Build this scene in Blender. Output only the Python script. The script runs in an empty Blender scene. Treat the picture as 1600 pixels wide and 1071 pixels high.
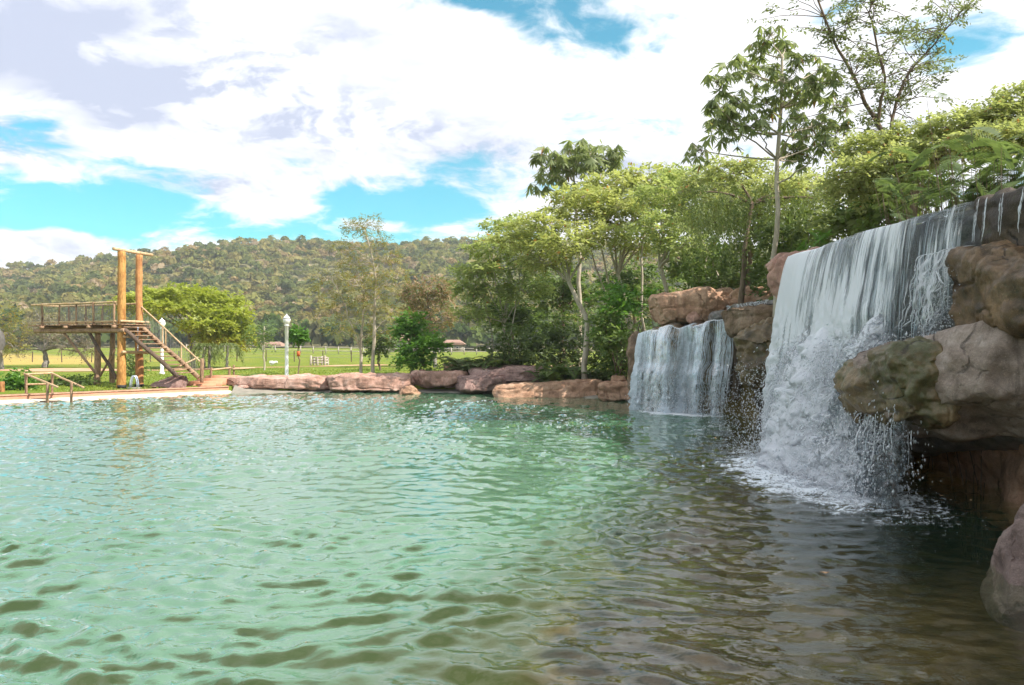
import bpy, math, random
import numpy as np
from mathutils import Vector

sc = bpy.context.scene
COL = sc.collection
R = math.radians

# ---------------------------------------------------------------- camera
CAMH = 2.2            # eye height above the water (water level is z = 0)
FPX, HX, HY = 1220.0, 800.0, 540.0
cam_d = bpy.data.cameras.new('camera')
cam = bpy.data.objects.new('camera', cam_d); COL.objects.link(cam)
cam.location = (0, 0, CAMH); cam.rotation_euler = (R(90), 0, 0)
cam_d.sensor_width = 36.0; cam_d.lens = 36.0 * FPX / 1600.0
cam_d.shift_y = 4.5 / 1600.0
cam_d.clip_start = 0.1; cam_d.clip_end = 6000
sc.camera = cam

# ---------------------------------------------------------------- sky, sun, exposure
SUN_AZ = math.atan2(0.90, -0.36)    # from +Y towards +X: from the right, over the wooded bank
SUN_EL = R(46)
w = bpy.data.worlds.new('World'); sc.world = w; w.use_nodes = True

def nn(nt, typ, ins=None, **at):
    n = nt.nodes.new(typ)
    for k, v in at.items(): setattr(n, k, v)
    for k, v in (ins or {}).items():
        s = n.inputs[k]
        if isinstance(v, bpy.types.NodeSocket): nt.links.new(v, s)
        else: s.default_value = v
    return n
def mth(nt, op, a, b=None, c=None, clamp=False):
    n = nt.nodes.new('ShaderNodeMath'); n.operation = op; n.use_clamp = clamp
    for i, v in enumerate((a, b, c)):
        if v is None: continue
        if isinstance(v, bpy.types.NodeSocket): nt.links.new(v, n.inputs[i])
        else: n.inputs[i].default_value = v
    return n.outputs[0]
def vmth(nt, op, a, b=None):
    n = nt.nodes.new('ShaderNodeVectorMath'); n.operation = op
    for i, v in enumerate((a, b)):
        if v is None: continue
        if isinstance(v, bpy.types.NodeSocket): nt.links.new(v, n.inputs[i])
        else: n.inputs[i].default_value = v
    return n
def mrange(nt, v, a, b, c=0.0, d=1.0, smooth=True):
    n = nt.nodes.new('ShaderNodeMapRange'); n.clamp = True
    n.interpolation_type = 'SMOOTHSTEP' if smooth else 'LINEAR'
    nt.links.new(v, n.inputs['Value'])
    n.inputs['From Min'].default_value = a; n.inputs['From Max'].default_value = b
    n.inputs['To Min'].default_value = c; n.inputs['To Max'].default_value = d
    return n.outputs['Result']
def mixc(nt, f, a, b, blend='MIX'):
    n = nt.nodes.new('ShaderNodeMix'); n.data_type = 'RGBA'; n.blend_type = blend
    for nm, v in ((0, f), (6, a), (7, b)):
        if isinstance(v, bpy.types.NodeSocket): nt.links.new(v, n.inputs[nm])
        else: n.inputs[nm].default_value = v if nm == 0 else (*v[:3], 1)
    return n.outputs[2]
def noise(nt, vec, scale, detail=4, rough=.55, dist=0.0, dim='3D'):
    n = nn(nt, 'ShaderNodeTexNoise', {'Scale': scale, 'Detail': detail, 'Roughness': rough, 'Distortion': dist})
    n.noise_dimensions = dim
    if vec is not None: nt.links.new(vec, n.inputs['Vector'])
    return n.outputs['Fac']
def vscale(nt, vec, s):
    return vmth(nt, 'MULTIPLY', vec, s).outputs[0]

def pxdir(x, y):
    v = Vector(((x - HX) / FPX, 1.0, (HY - y) / FPX)); v.normalize(); return v

nt = w.node_tree
for n in list(nt.nodes): nt.nodes.remove(n)
tc = nn(nt, 'ShaderNodeTexCoord').outputs['Generated']
sky = nn(nt, 'ShaderNodeTexSky', sky_type='NISHITA', sun_disc=False, sun_elevation=SUN_EL,
         sun_rotation=SUN_AZ, air_density=1.0, dust_density=0.6, ozone_density=2.0)
skycol = mixc(nt, 1.0, sky.outputs[0], (0.42, 1.36, 1.24), 'MULTIPLY')
sep = nn(nt, 'ShaderNodeSeparateXYZ', {0: tc})
# clouds on a high flat layer, seen in perspective towards the horizon
dz = mth(nt, 'ADD', mth(nt, 'MAXIMUM', sep.outputs[2], 0.0), 0.22)
px_ = mth(nt, 'DIVIDE', sep.outputs[0], dz); py_ = mth(nt, 'DIVIDE', sep.outputs[1], dz)
P = nn(nt, 'ShaderNodeCombineXYZ', {0: px_, 1: py_, 2: 3.7}).outputs[0]
warp = nn(nt, 'ShaderNodeTexNoise', {'Vector': P, 'Scale': 1.6, 'Detail': 4.0}).outputs['Color']
Pw = vmth(nt, 'ADD', P, vscale(nt, vmth(nt, 'SUBTRACT', warp, (.5, .5, .5)).outputs[0], (.35, .35, .35))).outputs[0]
big = noise(nt, Pw, 1.15, 9, .56)
# the same field a step towards the sun: where it is thicker that way the cloud is in its own shade
Ps = vmth(nt, 'ADD', Pw, (0.16, 0.10, 0.0)).outputs[0]
big2 = noise(nt, Ps, 1.15, 5, .5)
dens = big
def gap(x, y, sx, sy, amt):
    """a break (amt<0) or a bank (amt>0) of cloud about one direction of the sky"""
    global dens
    c = pxdir(x, y)
    d = vmth(nt, 'SUBTRACT', tc, (c.x, c.y, c.z)).outputs[0]
    d = vscale(nt, d, (FPX / sx, FPX / sx, FPX / sy))
    l = vmth(nt, 'LENGTH', d).outputs['Value']
    dens = mth(nt, 'ADD', dens, mrange(nt, l, 0.0, 1.0, amt, 0.0))
puff = noise(nt, Pw, 5.2, 9, .62, .3)
dens = mth(nt, 'ADD', mth(nt, 'ADD', dens, mth(nt, 'MULTIPLY', mth(nt, 'SUBTRACT', puff, .5), .62)), 0.10)
for g in ((160, 340, 280, 55, -.26), (640, 322, 200, 34, -.22), (40, 175, 90, 70, -.22), (290, 212, 70, 30, -.15),
          (920, 40, 210, 80, -.17), (790, 5, 120, 40, -.15), (1000, 85, 120, 40, -.12), (730, 0, 90, 30, -.2), (1010, 60, 120, 60, -.14), (1020, 205, 90, 30, -.08),
          (820, 190, 70, 26, .06), (1330, 30, 110, 60, -.12), (1520, 60, 100, 60, -.1),
          (430, 315, 130, 50, .26), (560, 350, 120, 24, .14), (830, 340, 120, 30, .10), (100, 385, 75, 42, .26), (15, 395, 70, 50, .26), (260, 130, 460, 170, .22), (640, 190, 360, 150, .22),
          (960, 250, 240, 70, .24), (1250, 180, 300, 160, .1)):
    gap(*g)
mask = mrange(nt, dens, 0.45, 0.63)
fade = mrange(nt, sep.outputs[2], -0.02, 0.10)
thick = mrange(nt, dens, 0.60, 0.86)
selfsh = mrange(nt, mth(nt, 'SUBTRACT', big2, big), -0.10, 0.12)
def bank(x, y, sx, sy):
    c = pxdir(x, y)
    d = vmth(nt, 'SUBTRACT', tc, (c.x, c.y, c.z)).outputs[0]
    d = vscale(nt, d, (FPX / sx, FPX / sx, FPX / sy))
    return mrange(nt, vmth(nt, 'LENGTH', d).outputs['Value'], 0.0, 1.0, 1.0, 0.0)
under = mth(nt, 'MAXIMUM', mth(nt, 'MAXIMUM', bank(590, 225, 420, 110), mth(nt, 'MULTIPLY', bank(190, 115, 480, 120), .55)), mth(nt, 'MAXIMUM', bank(20, 225, 120, 60), bank(300, 285, 190, 38)))
puff2 = noise(nt, vmth(nt, 'ADD', Pw, (0.05, 0.03, 0.0)).outputs[0], 5.2, 5, .6, .3)
edge_ = mth(nt, 'MULTIPLY', mrange(nt, mth(nt, 'SUBTRACT', puff2, puff), -.04, .14), .45)
lump = mrange(nt, noise(nt, Pw, 2.6, 6, .6), .30, .74)
shade = mth(nt, 'ADD', mth(nt, 'MULTIPLY', mth(nt, 'ADD', selfsh, edge_), mth(nt, 'MULTIPLY', mth(nt, 'ADD', thick, .35), .8)), mth(nt, 'MULTIPLY', mth(nt, 'MULTIPLY', under, 1.75), mth(nt, 'MULTIPLY', mth(nt, 'ADD', mth(nt, 'MULTIPLY', lump, .8), .25), mrange(nt, puff, .68, .36, .25, 1.25))), clamp=True)
ccol = mixc(nt, shade, (.74, .74, .76), (0.35, 0.385, 0.49))
CLOUD = 1.0
SKYK = 0.080
skyv = vscale(nt, skycol, (SKYK, SKYK, SKYK))
full = mixc(nt, mask, skyv, ccol)
bg = nn(nt, 'ShaderNodeBackground', {'Color': full, 'Strength': 1.0})
nt.links.new(bg.outputs[0], nn(nt, 'ShaderNodeOutputWorld').inputs['Surface'])
w.cycles.sampling_method = 'MANUAL'; w.cycles.sample_map_resolution = 512

sd = bpy.data.lights.new('sun', 'SUN'); sun = bpy.data.objects.new('sun', sd); COL.objects.link(sun)
sd.energy = 4.15; sd.angle = R(0.55); sd.color = (1.0, 0.94, 0.84)
to_sun = Vector((math.sin(SUN_AZ) * math.cos(SUN_EL), math.cos(SUN_AZ) * math.cos(SUN_EL), math.sin(SUN_EL)))
sun.rotation_euler = to_sun.to_track_quat('Z', 'Y').to_euler(); sun.location = (20, 20, 30)

vs = sc.view_settings
vs.view_transform = 'Standard'; vs.look = 'None'; vs.gamma = 1.0; vs.exposure = 0.92
vs.use_curve_mapping = False
cy = sc.cycles
cy.use_denoising = True
cy.use_adaptive_sampling = True; cy.adaptive_threshold = 0.025
cy.max_bounces = 6; cy.transparent_max_bounces = 18; cy.diffuse_bounces = 2; cy.glossy_bounces = 2
cy.transmission_bounces = 4; cy.caustics_reflective = False; cy.caustics_refractive = False
cy.sample_clamp_indirect = 6.0

# ---------------------------------------------------------------- helpers
rng = np.random.default_rng(7)
def px(x, y, Y):
    """the point Y metres out that stands where the photograph has pixel (x, y)"""
    return np.array(((x - HX) / FPX * Y, Y, CAMH - (y - HY) / FPX * Y))
def A(*v): return np.array(v, float)
def unit(v):
    v = np.asarray(v, float); return v / (np.linalg.norm(v, axis=-1, keepdims=True) + 1e-12)

def _hash(ix, iy, iz, seed):
    h = (ix.astype(np.int64) * 374761393 + iy.astype(np.int64) * 668265263 + iz.astype(np.int64) * 2147483647 + seed * 974634541) & 0xffffffff
    h = ((h ^ (h >> 13)) * 1274126177) & 0xffffffff
    h = ((h ^ (h >> 16)) * 2246822519) & 0xffffffff
    return ((h ^ (h >> 15)) & 0xffffff) / float(0xffffff)
def vnoise(p, seed=0):
    p = np.asarray(p, float); f = np.floor(p); t = p - f; i = f.astype(np.int64)
    t = t * t * t * (t * (t * 6 - 15) + 10)
    r = 0
    for dx in (0, 1):
        wx = t[:, 0] if dx else 1 - t[:, 0]
        for dy in (0, 1):
            wy = t[:, 1] if dy else 1 - t[:, 1]
            for dz_ in (0, 1):
                wz = t[:, 2] if dz_ else 1 - t[:, 2]
                r = r + wx * wy * wz * _hash(i[:, 0] + dx, i[:, 1] + dy, i[:, 2] + dz_, seed)
    return r * 2 - 1
def fbm(p, seed=0, oct=4, gain=.5):
    r = 0; a = 1.0; s = 1.0
    for k in range(oct):
        r = r + a * vnoise(np.asarray(p) * s + 17.3 * k, seed + k); a *= gain; s *= 2.03
    return r

def mesh_np(name, V, F, smooth=False, uv=None, col=None):
    """V (n,3), F (m,k) with one k for all faces"""
    V = np.asarray(V, np.float32); F = np.asarray(F, np.int32)
    me = bpy.data.meshes.new(name)
    m, k = F.shape
    me.vertices.add(len(V)); me.vertices.foreach_set('co', V.ravel())
    me.loops.add(m * k); me.loops.foreach_set('vertex_index', F.ravel())
    me.polygons.add(m)
    me.polygons.foreach_set('loop_start', np.arange(0, m * k, k, dtype=np.int32))
    me.polygons.foreach_set('loop_total', np.full(m, k, np.int32))
    if smooth: me.polygons.foreach_set('use_smooth', np.ones(m, bool))
    if uv is not None:
        l = me.uv_layers.new(name='UVMap'); l.data.foreach_set('uv', np.asarray(uv, np.float32)[F.ravel()].ravel())
    if col is not None:
        c = me.color_attributes.new('tint', 'FLOAT_COLOR', 'POINT')
        c.data.foreach_set('color', np.c_[np.asarray(col, np.float32), np.ones(len(V), np.float32)].ravel())
    me.update(calc_edges=True); me.validate()
    return me
def cat(parts):
    """join (V, F) lists with one face size"""
    Vs, Fs, o = [], [], 0
    for V, F in parts:
        Vs.append(V); Fs.append(np.asarray(F) + o); o += len(V)
    return np.concatenate(Vs), np.concatenate(Fs)

def tag(o, label=None, category=None, group=None, kind=None):
    if label: o['label'] = label
    if category: o['category'] = category
    if group: o['group'] = group
    if kind: o['kind'] = kind
    return o
def thing(name, label, category, loc=(0, 0, 0), group=None, kind=None):
    o = bpy.data.objects.new(name, None); COL.objects.link(o); o.location = tuple(float(c) for c in loc)
    o.empty_display_size = .2
    return tag(o, label, category, group, kind)
def base_of(o):
    b = A(*o.location)
    while o.parent: o = o.parent; b = b + A(*o.location)
    return b
def obj(name, V, F, mat, parent=None, loc=None, smooth=False, uv=None, col=None, kind=None):
    """one mesh object from world-space vertices; its origin is its parent's, or loc"""
    off = base_of(parent) if parent else (A(*loc) if loc is not None else np.zeros(3))
    me = mesh_np(name, np.asarray(V, float) - off, F, smooth, uv, col)
    o = bpy.data.objects.new(name, me); COL.objects.link(o)
    me.materials.append(mat)
    if parent: o.parent = parent
    elif loc is not None: o.location = tuple(float(c) for c in loc)
    if kind: o['kind'] = kind
    return o

def boxv(x0, x1, y0, y1, z0, z1):
    V = A((x0, y0, z0), (x1, y0, z0), (x1, y1, z0), (x0, y1, z0), (x0, y0, z1), (x1, y0, z1), (x1, y1, z1), (x0, y1, z1))
    F = np.array([(0, 3, 2, 1), (4, 5, 6, 7), (0, 1, 5, 4), (1, 2, 6, 5), (2, 3, 7, 6), (3, 0, 4, 7)])
    return V, F
def beam(p0, p1, wid, hei, up=(0, 0, 1)):
    """a squared timber from p0 to p1"""
    p0 = A(*p0); p1 = A(*p1); d = unit(p1 - p0); s = unit(np.cross(d, up)); u = np.cross(s, d)
    V = [p + s * a * wid / 2 + u * b * hei / 2 for p in (p0, p1) for a, b in ((-1, -1), (1, -1), (1, 1), (-1, 1))]
    return np.array(V), np.array([(0, 1, 2, 3), (7, 6, 5, 4), (0, 4, 5, 1), (1, 5, 6, 2), (2, 6, 7, 3), (3, 7, 4, 0)])
def tube(pts, rad, n=7, rough=0.0, seed=0, cap=True):
    pts = np.asarray(pts, float); rad = np.broadcast_to(np.asarray(rad, float), (len(pts),))
    t = np.gradient(pts, axis=0); t = unit(t)
    ref = A(0, 0, 1) if abs(t[0, 2]) < .9 else A(1, 0, 0)
    s = unit(np.cross(t, ref)); u = np.cross(s, t)
    a = np.linspace(0, 2 * np.pi, n, endpoint=False)
    ring = np.cos(a)[None, :, None] * s[:, None] + np.sin(a)[None, :, None] * u[:, None]
    rr = rad[:, None]
    if rough:
        q = pts[:, None] + ring * .15
        rr = rr * (1 + rough * vnoise(q.reshape(-1, 3) * 3.0, seed).reshape(len(pts), n))
    V = (pts[:, None] + ring * rr[..., None]).reshape(-1, 3)
    i = np.arange(len(pts) - 1)[:, None] * n; j = np.arange(n)[None]; k = (np.arange(n)[None] + 1) % n
    F = np.stack([i + j, i + k, i + n + k, i + n + j], -1).reshape(-1, 4)
    if cap:
        o = len(V); V = np.vstack([V, pts[0], pts[-1]]); m = (len(pts) - 1) * n
        jj = np.arange(n); kk = (jj + 1) % n
        c0 = np.stack([kk, jj, np.full(n, o), np.full(n, o)], -1); c1 = np.stack([m + jj, m + kk, np.full(n, o + 1), np.full(n, o + 1)], -1)
        # fans as degenerate-free quads: use pairs of fan triangles
        F0 = np.array([(o, int(kk[q + 1]) if q + 1 < n else 0, int(kk[q]), int(jj[q])) for q in range(0, n - 1, 2)])
        F1 = np.array([(o + 1, m + int(jj[q]), m + int(kk[q]), m + (int(kk[q + 1]) if q + 1 < n else 0)) for q in range(0, n - 1, 2)])
        F = np.vstack([F, F0, F1])
    return V, F
def log(p0, p1, r0, r1=None, n=10, seed=0, wob=.03):
    p0 = A(*p0); p1 = A(*p1); r1 = r0 if r1 is None else r1
    L = np.linalg.norm(p1 - p0); m = max(4, int(L / .25)); t = np.linspace(0, 1, m)
    P_ = p0 + (p1 - p0) * t[:, None]
    P_ = P_ + np.c_[vnoise(np.c_[t * L * .9, t * 0 + seed, t * 0], 3), vnoise(np.c_[t * L * .9, t * 0 + seed, t * 0 + 5], 4), t * 0] * min(wob, r0 * .35)
    rad = r0 + (r1 - r0) * t
    rad = np.r_[rad[0] * .9, rad, rad[-1] * .9]
    d = unit(p1 - p0)
    P_ = np.vstack([P_[0] - d * .012, P_, P_[-1] + d * .012])
    return tube(P_, rad, n, .10, seed)

_cube = {}
def cube_sphere(n):
    if n in _cube: return _cube[n]
    g = np.linspace(-1, 1, n + 1); a, b = np.meshgrid(g, g, indexing='ij'); a = a.ravel(); b = b.ravel(); one = np.ones_like(a)
    Q = np.concatenate([np.c_[a, b, one], np.c_[b, a, -one], np.c_[one, a, b], np.c_[-one, b, a], np.c_[b, one, a], np.c_[a, -one, b]])
    idx = np.arange((n + 1) ** 2).reshape(n + 1, n + 1)
    f = np.stack([idx[:-1, :-1], idx[1:, :-1], idx[1:, 1:], idx[:-1, 1:]], -1).reshape(-1, 4)
    F = np.concatenate([f + k * (n + 1) ** 2 for k in range(6)])
    key = np.round(Q * 1e5).astype(np.int64)
    _, first, inv = np.unique(key, axis=0, return_index=True, return_inverse=True)
    Q = Q[first]; F = inv.ravel()[F]
    _cube[n] = (Q, F); return _cube[n]
def vnormals(V, F):
    fn = np.cross(V[F[:, 2]] - V[F[:, 0]], V[F[:, 3]] - V[F[:, 1]])
    N = np.zeros_like(V)
    for k in range(4): np.add.at(N, F[:, k], fn)
    return unit(N)
def rockmesh(corners, n=36, k=5.0, amp=.12, scale=1.0, seed=1, strata=.05, sfreq=2.2, fine=.03, cuts=16):
    Q, F = cube_sphere(n)
    S = Q / (np.sum(np.abs(Q) ** k, 1) ** (1 / k))[:, None]
    t = (S + 1) / 2; C = np.asarray(corners, float)
    x, y, z = t[:, :1], t[:, 1:2], t[:, 2:]
    V = ((C[0] * (1 - x) + C[1] * x) * (1 - y) + (C[3] * (1 - x) + C[2] * x) * y) * (1 - z) + ((C[4] * (1 - x) + C[5] * x) * (1 - y) + (C[7] * (1 - x) + C[6] * x) * y) * z
    # flat faces: the block is dressed by a set of random cuts
    rc = np.random.default_rng(seed * 7 + 1)
    for _ in range(cuts):
        nc = unit(rc.normal(size=3) * A(1, 1, .8)); h_ = V @ nc; q_ = np.quantile(h_, rc.uniform(.86, .97)); s_ = np.clip(h_ - q_, 0, None); V = V - .92 * s_[:, None] * nc
    N = vnormals(V, F)
    d = amp * .62 * fbm(V / scale, seed, 3, .5)
    # soft bedding ledges with worn edges
    zz = V[:, 2] * sfreq + .8 * fbm(V * .5, seed + 9, 2)
    s_ = np.abs((zz % 1.0) - .5) * 2
    d = d - strata * np.clip(1 - s_ * 2.2, 0, 1) * np.clip(.4 + fbm(V * .9, seed + 5, 2), 0, 1)
    # chipped hollows and cracks
    r_ = np.abs(vnoise(V / scale * 1.7 + 31, seed + 21)); d = d - amp * .55 * np.clip(.16 - r_, 0, 1) / .16 * np.clip(.5 + fbm(V * .7, seed + 3, 2), 0, 1)
    # creases where worn facets meet
    d = d - amp * .9 * (np.abs(vnoise(V / scale * .9 + 5, seed + 50)) ** .8 - .3) * .35 + amp * .15 * np.abs(vnoise(V / scale * 2.3 + 9, seed + 51))
    d = d + fine * fbm(V * 5, seed + 40, 3)
    return V + N * d[:, None], F
def C8(x0, x1, y0, y1, z0, z1, **kw):
    """corner list of a box; keyword c<i>=(dx,dy,dz) moves a corner"""
    C = boxv(x0, x1, y0, y1, z0, z1)[0]
    for k, v in kw.items(): C[int(k[1:])] += A(*v)
    return C
def cgrid(X, Y, Zf):
    xx, yy = np.meshgrid(X, Y, indexing='xy'); V = np.c_[xx.ravel(), yy.ravel(), Zf(xx.ravel(), yy.ravel())]
    nx, ny = len(X), len(Y); i = np.arange(nx * ny).reshape(ny, nx)
    F = np.stack([i[:-1, :-1], i[:-1, 1:], i[1:, 1:], i[1:, :-1]], -1).reshape(-1, 4)
    return V, F
def sstep(a, b, x):
    t = np.clip((x - a) / (b - a), 0, 1); return t * t * (3 - 2 * t)

# ---------------------------------------------------------------- materials
def new_mat(name):
    m = bpy.data.materials.new(name); m.use_nodes = True
    t = m.node_tree
    for n in list(t.nodes): t.nodes.remove(n)
    return m, t, nn(t, 'ShaderNodeOutputMaterial')
def ocoord(t): return nn(t, 'ShaderNodeTexCoord').outputs['Object']
def bump(t, h, strength=.4, dist=.03):
    return nn(t, 'ShaderNodeBump', {'Height': h, 'Strength': strength, 'Distance': dist}).outputs[0]
def ramp3(t, f, a, b, c, lo=.3, mid=.5, hi=.7):
    r = nn(t, 'ShaderNodeValToRGB', {'Fac': f}); e = r.color_ramp.elements
    e[0].position = lo; e[0].color = (*a, 1); e[1].position = hi; e[1].color = (*c, 1)
    k = e.new(mid); k.color = (*b, 1)
    return r.outputs[0]
def rock_mat(name, a, b, c, moss=0.0, mosscol=(.07, .085, .018), wet=0.0, scale=1.0, rough=.85, pale=(.55, .44, .36), palef=.25, spec=.3):
    m, t, out = new_mat(name); o = nn(t, 'ShaderNodeNewGeometry').outputs['Position']
    n1 = noise(t, o, .8 * scale, 6, .6); n2 = noise(t, o, 3.5 * scale, 7, .65); n3 = noise(t, o, 24 * scale, 6, .7)
    f = mth(t, 'ADD', mth(t, 'MULTIPLY', n1, .55), mth(t, 'MULTIPLY', n2, .45))
    col = ramp3(t, f, tuple(x * .8 for x in a), b, tuple(x * 1.12 for x in c), .40, .5, .60)
    # runs of mineral staining down the faces
    st = noise(t, vscale(t, o, (3.2, 3.2, .35)), 1.6 * scale, 5, .6)
    col = mixc(t, mrange(t, st, .52, .68, 0, .55), col, tuple(x * .42 for x in a))
    col = mixc(t, mrange(t, n2, .60, .72, 0, palef), col, pale)
    col = mixc(t, mrange(t, n3, .3, .7, 0, .35), col, tuple(x * .55 for x in b))
    rgh = rough
    if moss:
        mn = mth(t, 'ADD', mth(t, 'MULTIPLY', noise(t, o, 1.2, 4, .6), .5), mth(t, 'MULTIPLY', noise(t, o, 6.5, 8, .75), .5)); mf = mrange(t, mn, .60 - .28 * moss, .72 - .22 * moss, 0, .85)
        mc = mixc(t, n3, tuple(x * .45 for x in mosscol), tuple(x * 1.35 for x in mosscol))
        col = mixc(t, mf, col, mc)
    bh = mth(t, 'ADD', mth(t, 'MULTIPLY', n2, 1.0), mth(t, 'MULTIPLY', n3, .35))
    v = nn(t, 'ShaderNodeTexVoronoi', {'Vector': vmth(t, 'ADD', o, vscale(t, nn(t, 'ShaderNodeTexNoise', {'Vector': o, 'Scale': 1.3, 'Detail': 5.0}).outputs['Color'], (.9, .9, .9))).outputs[0], 'Scale': .8 * scale}, feature='DISTANCE_TO_EDGE').outputs['Distance']
    cr = mrange(t, v, 0.0, .022, 0, 1); crm = mrange(t, n1, .5, .6)
    crk = mth(t, 'MULTIPLY', mth(t, 'SUBTRACT', 1.0, cr), mth(t, 'MULTIPLY', crm, .6))
    bh = mth(t, 'SUBTRACT', bh, mth(t, 'MULTIPLY', crk, .8))
    col = mixc(t, mth(t, 'MULTIPLY', crk, 1.2, clamp=True), col, tuple(x * .22 for x in a))
    sp_n = noise(t, o, 70 * scale, 3, .7)
    col = mixc(t, mrange(t, sp_n, .58, .70, 0, .5), col, tuple(x * 1.5 for x in c)); col = mixc(t, mrange(t, sp_n, .42, .30, 0, .5), col, tuple(x * .4 for x in a))
    p = nn(t, 'ShaderNodeBsdfPrincipled', {'Base Color': col, 'Roughness': rgh, 'Specular IOR Level': spec, 'Normal': bump(t, bh, .85, .05)})
    if wet:
        p.inputs['Coat Weight'].default_value = wet; p.inputs['Coat Roughness'].default_value = .18
    t.links.new(p.outputs[0], out.inputs[0]); return m
def leaf_mat(name, a, b, trans=.45, accent=None, acc=.03, tcol=1.35):
    m, t, out = new_mat(name)
    g = nn(t, 'ShaderNodeNewGeometry'); rnd = g.outputs['Random Per Island']
    n1 = noise(t, g.outputs['Position'], .55, 3)
    f = mth(t, 'ADD', mth(t, 'MULTIPLY', rnd, .6), mth(t, 'MULTIPLY', mrange(t, n1, .3, .7), .4))
    col = mixc(t, f, a, b)
    if accent: col = mixc(t, mth(t, 'LESS_THAN', rnd, acc), col, accent)
    d = nn(t, 'ShaderNodeBsdfDiffuse', {'Color': col})
    tcl = mixc(t, 1.0, col, (tcol * 1.0, tcol * 1.02, tcol * .72), 'MULTIPLY')
    tr = nn(t, 'ShaderNodeBsdfTranslucent', {'Color': tcl})
    mx = nn(t, 'ShaderNodeMixShader', {0: trans, 1: d.outputs[0], 2: tr.outputs[0]})
    gl = nn(t, 'ShaderNodeBsdfGlossy', {'Color': (1, 1, 1, 1), 'Roughness': .55})
    mx2 = nn(t, 'ShaderNodeMixShader', {0: .03, 1: mx.outputs[0], 2: gl.outputs[0]})
    t.links.new(mx2.outputs[0], out.inputs[0]); return m
def bark_mat(name, a, b, sc_=1.0):
    m, t, out = new_mat(name); o = nn(t, 'ShaderNodeNewGeometry').outputs['Position']
    n1 = noise(t, vscale(t, o, (6 * sc_, 6 * sc_, 1.3 * sc_)), 2.2, 6, .65); n2 = noise(t, o, 1.5, 3)
    col = mixc(t, mrange(t, mth(t, 'ADD', mth(t, 'MULTIPLY', n1, .7), mth(t, 'MULTIPLY', n2, .3)), .32, .68), a, b)
    p = nn(t, 'ShaderNodeBsdfPrincipled', {'Base Color': col, 'Roughness': .9, 'Specular IOR Level': .2, 'Normal': bump(t, n1, .7, .03)})
    t.links.new(p.outputs[0], out.inputs[0]); return m
def plain_mat(name, a, b=None, rough=.7, scale=4.0, metallic=0.0, bumpy=.2):
    m, t, out = new_mat(name); o = nn(t, 'ShaderNodeNewGeometry').outputs['Position']
    n1 = noise(t, o, scale, 6, .6)
    col = mixc(t, mrange(t, n1, .3, .7), a, b or tuple(x * .75 for x in a))
    p = nn(t, 'ShaderNodeBsdfPrincipled', {'Base Color': col, 'Roughness': rough, 'Metallic': metallic, 'Normal': bump(t, n1, bumpy, .02)})
    t.links.new(p.outputs[0], out.inputs[0]); return m
def wood_mat(name, a, b):
    m, t, out = new_mat(name); o = nn(t, 'ShaderNodeTexCoord').outputs['Object']
    n1 = noise(t, o, 2.2, 5, .6); n2 = noise(t, vscale(t, o, (9, 9, 2.0)), 2.5, 5, .65); n3 = noise(t, o, 30, 3)
    f = mth(t, 'ADD', mth(t, 'MULTIPLY', n1, .4), mth(t, 'ADD', mth(t, 'MULTIPLY', n2, .45), mth(t, 'MULTIPLY', n3, .15)))
    col = mixc(t, mrange(t, f, .40, .59), a, b)
    kn = nn(t, 'ShaderNodeTexVoronoi', {'Vector': vscale(t, o, (1, 1, .45)), 'Scale': 2.6}).outputs['Distance']
    col = mixc(t, mrange(t, kn, .16, .06, 0, .75), col, tuple(x * .3 for x in a))
    ck = noise(t, vscale(t, o, (14, 14, .7)), 1.6, 3, .5); col = mixc(t, mrange(t, ck, .62, .68, 0, .6), col, tuple(x * .3 for x in a))
    p = nn(t, 'ShaderNodeBsdfPrincipled', {'Base Color': col, 'Roughness': .75, 'Specular IOR Level': .25, 'Normal': bump(t, n2, .5, .015)})
    t.links.new(p.outputs[0], out.inputs[0]); return m

# ================================================================ THE SETTING
POOL = np.array([(-34, 14), (-19.1, 29.2), (-12.9, 35.8), (-9, 36.9), (-1.5, 36.9), (1.2, 34.6), (4.6, 31.4), (4.9, 27.6),
                 (7.2, 24.4), (7.4, 20), (8.6, 16), (8.4, 10), (6.2, 6.4), (4.6, 2.0), (0, .6), (-34, .6)], float)
def sdf(p, poly=POOL):
    """signed distance to the pool edge, negative inside"""
    p = np.asarray(p, float)[:, :2]; d = np.full(len(p), 1e9); ins = np.zeros(len(p), bool)
    for i in range(len(poly)):
        a = poly[i]; b = poly[(i + 1) % len(poly)]; e = b - a
        t = np.clip(((p - a) @ e) / (e @ e), 0, 1); q = a + t[:, None] * e
        d = np.minimum(d, np.hypot(*(p - q).T))
        c = ((a[1] > p[:, 1]) != (b[1] > p[:, 1])) & (p[:, 0] < (b[0] - a[0]) * (p[:, 1] - a[1]) / (b[1] - a[1] + 1e-12) + a[0])
        ins ^= c
    return np.where(ins, -d, d)
def gz(x, y):
    x = np.atleast_1d(np.asarray(x, float)); y = np.atleast_1d(np.asarray(y, float))
    d = sdf(np.c_[x, y])
    z = -1.75 + 2.05 * sstep(-.9, .35, d) + .12 * sstep(.3, 4, d)
    z = np.where((x < -11) & (y > 8), -1.75 + 1.7 * sstep(-.9, .2, d) + .33 * sstep(1.1, 1.5, d) + .12 * sstep(2.5, 6, d), z)
    out = sstep(0, 1.5, d)
    # wooded bank rising behind the falls
    z = z + out * 2.9 * sstep(4.8, 9.0, x - .10 * np.clip(y - 26, 0, 30)) * sstep(48, 33, y)
    z = z + out * (.10 * fbm(np.c_[x, y, x * 0] * .15, 5, 3))
    z = z + .9 * sstep(60, 220, y) * sstep(-20, -60, x) * 1.2
    return z
gzs = lambda x, y: float(gz(x, y)[0])

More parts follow.
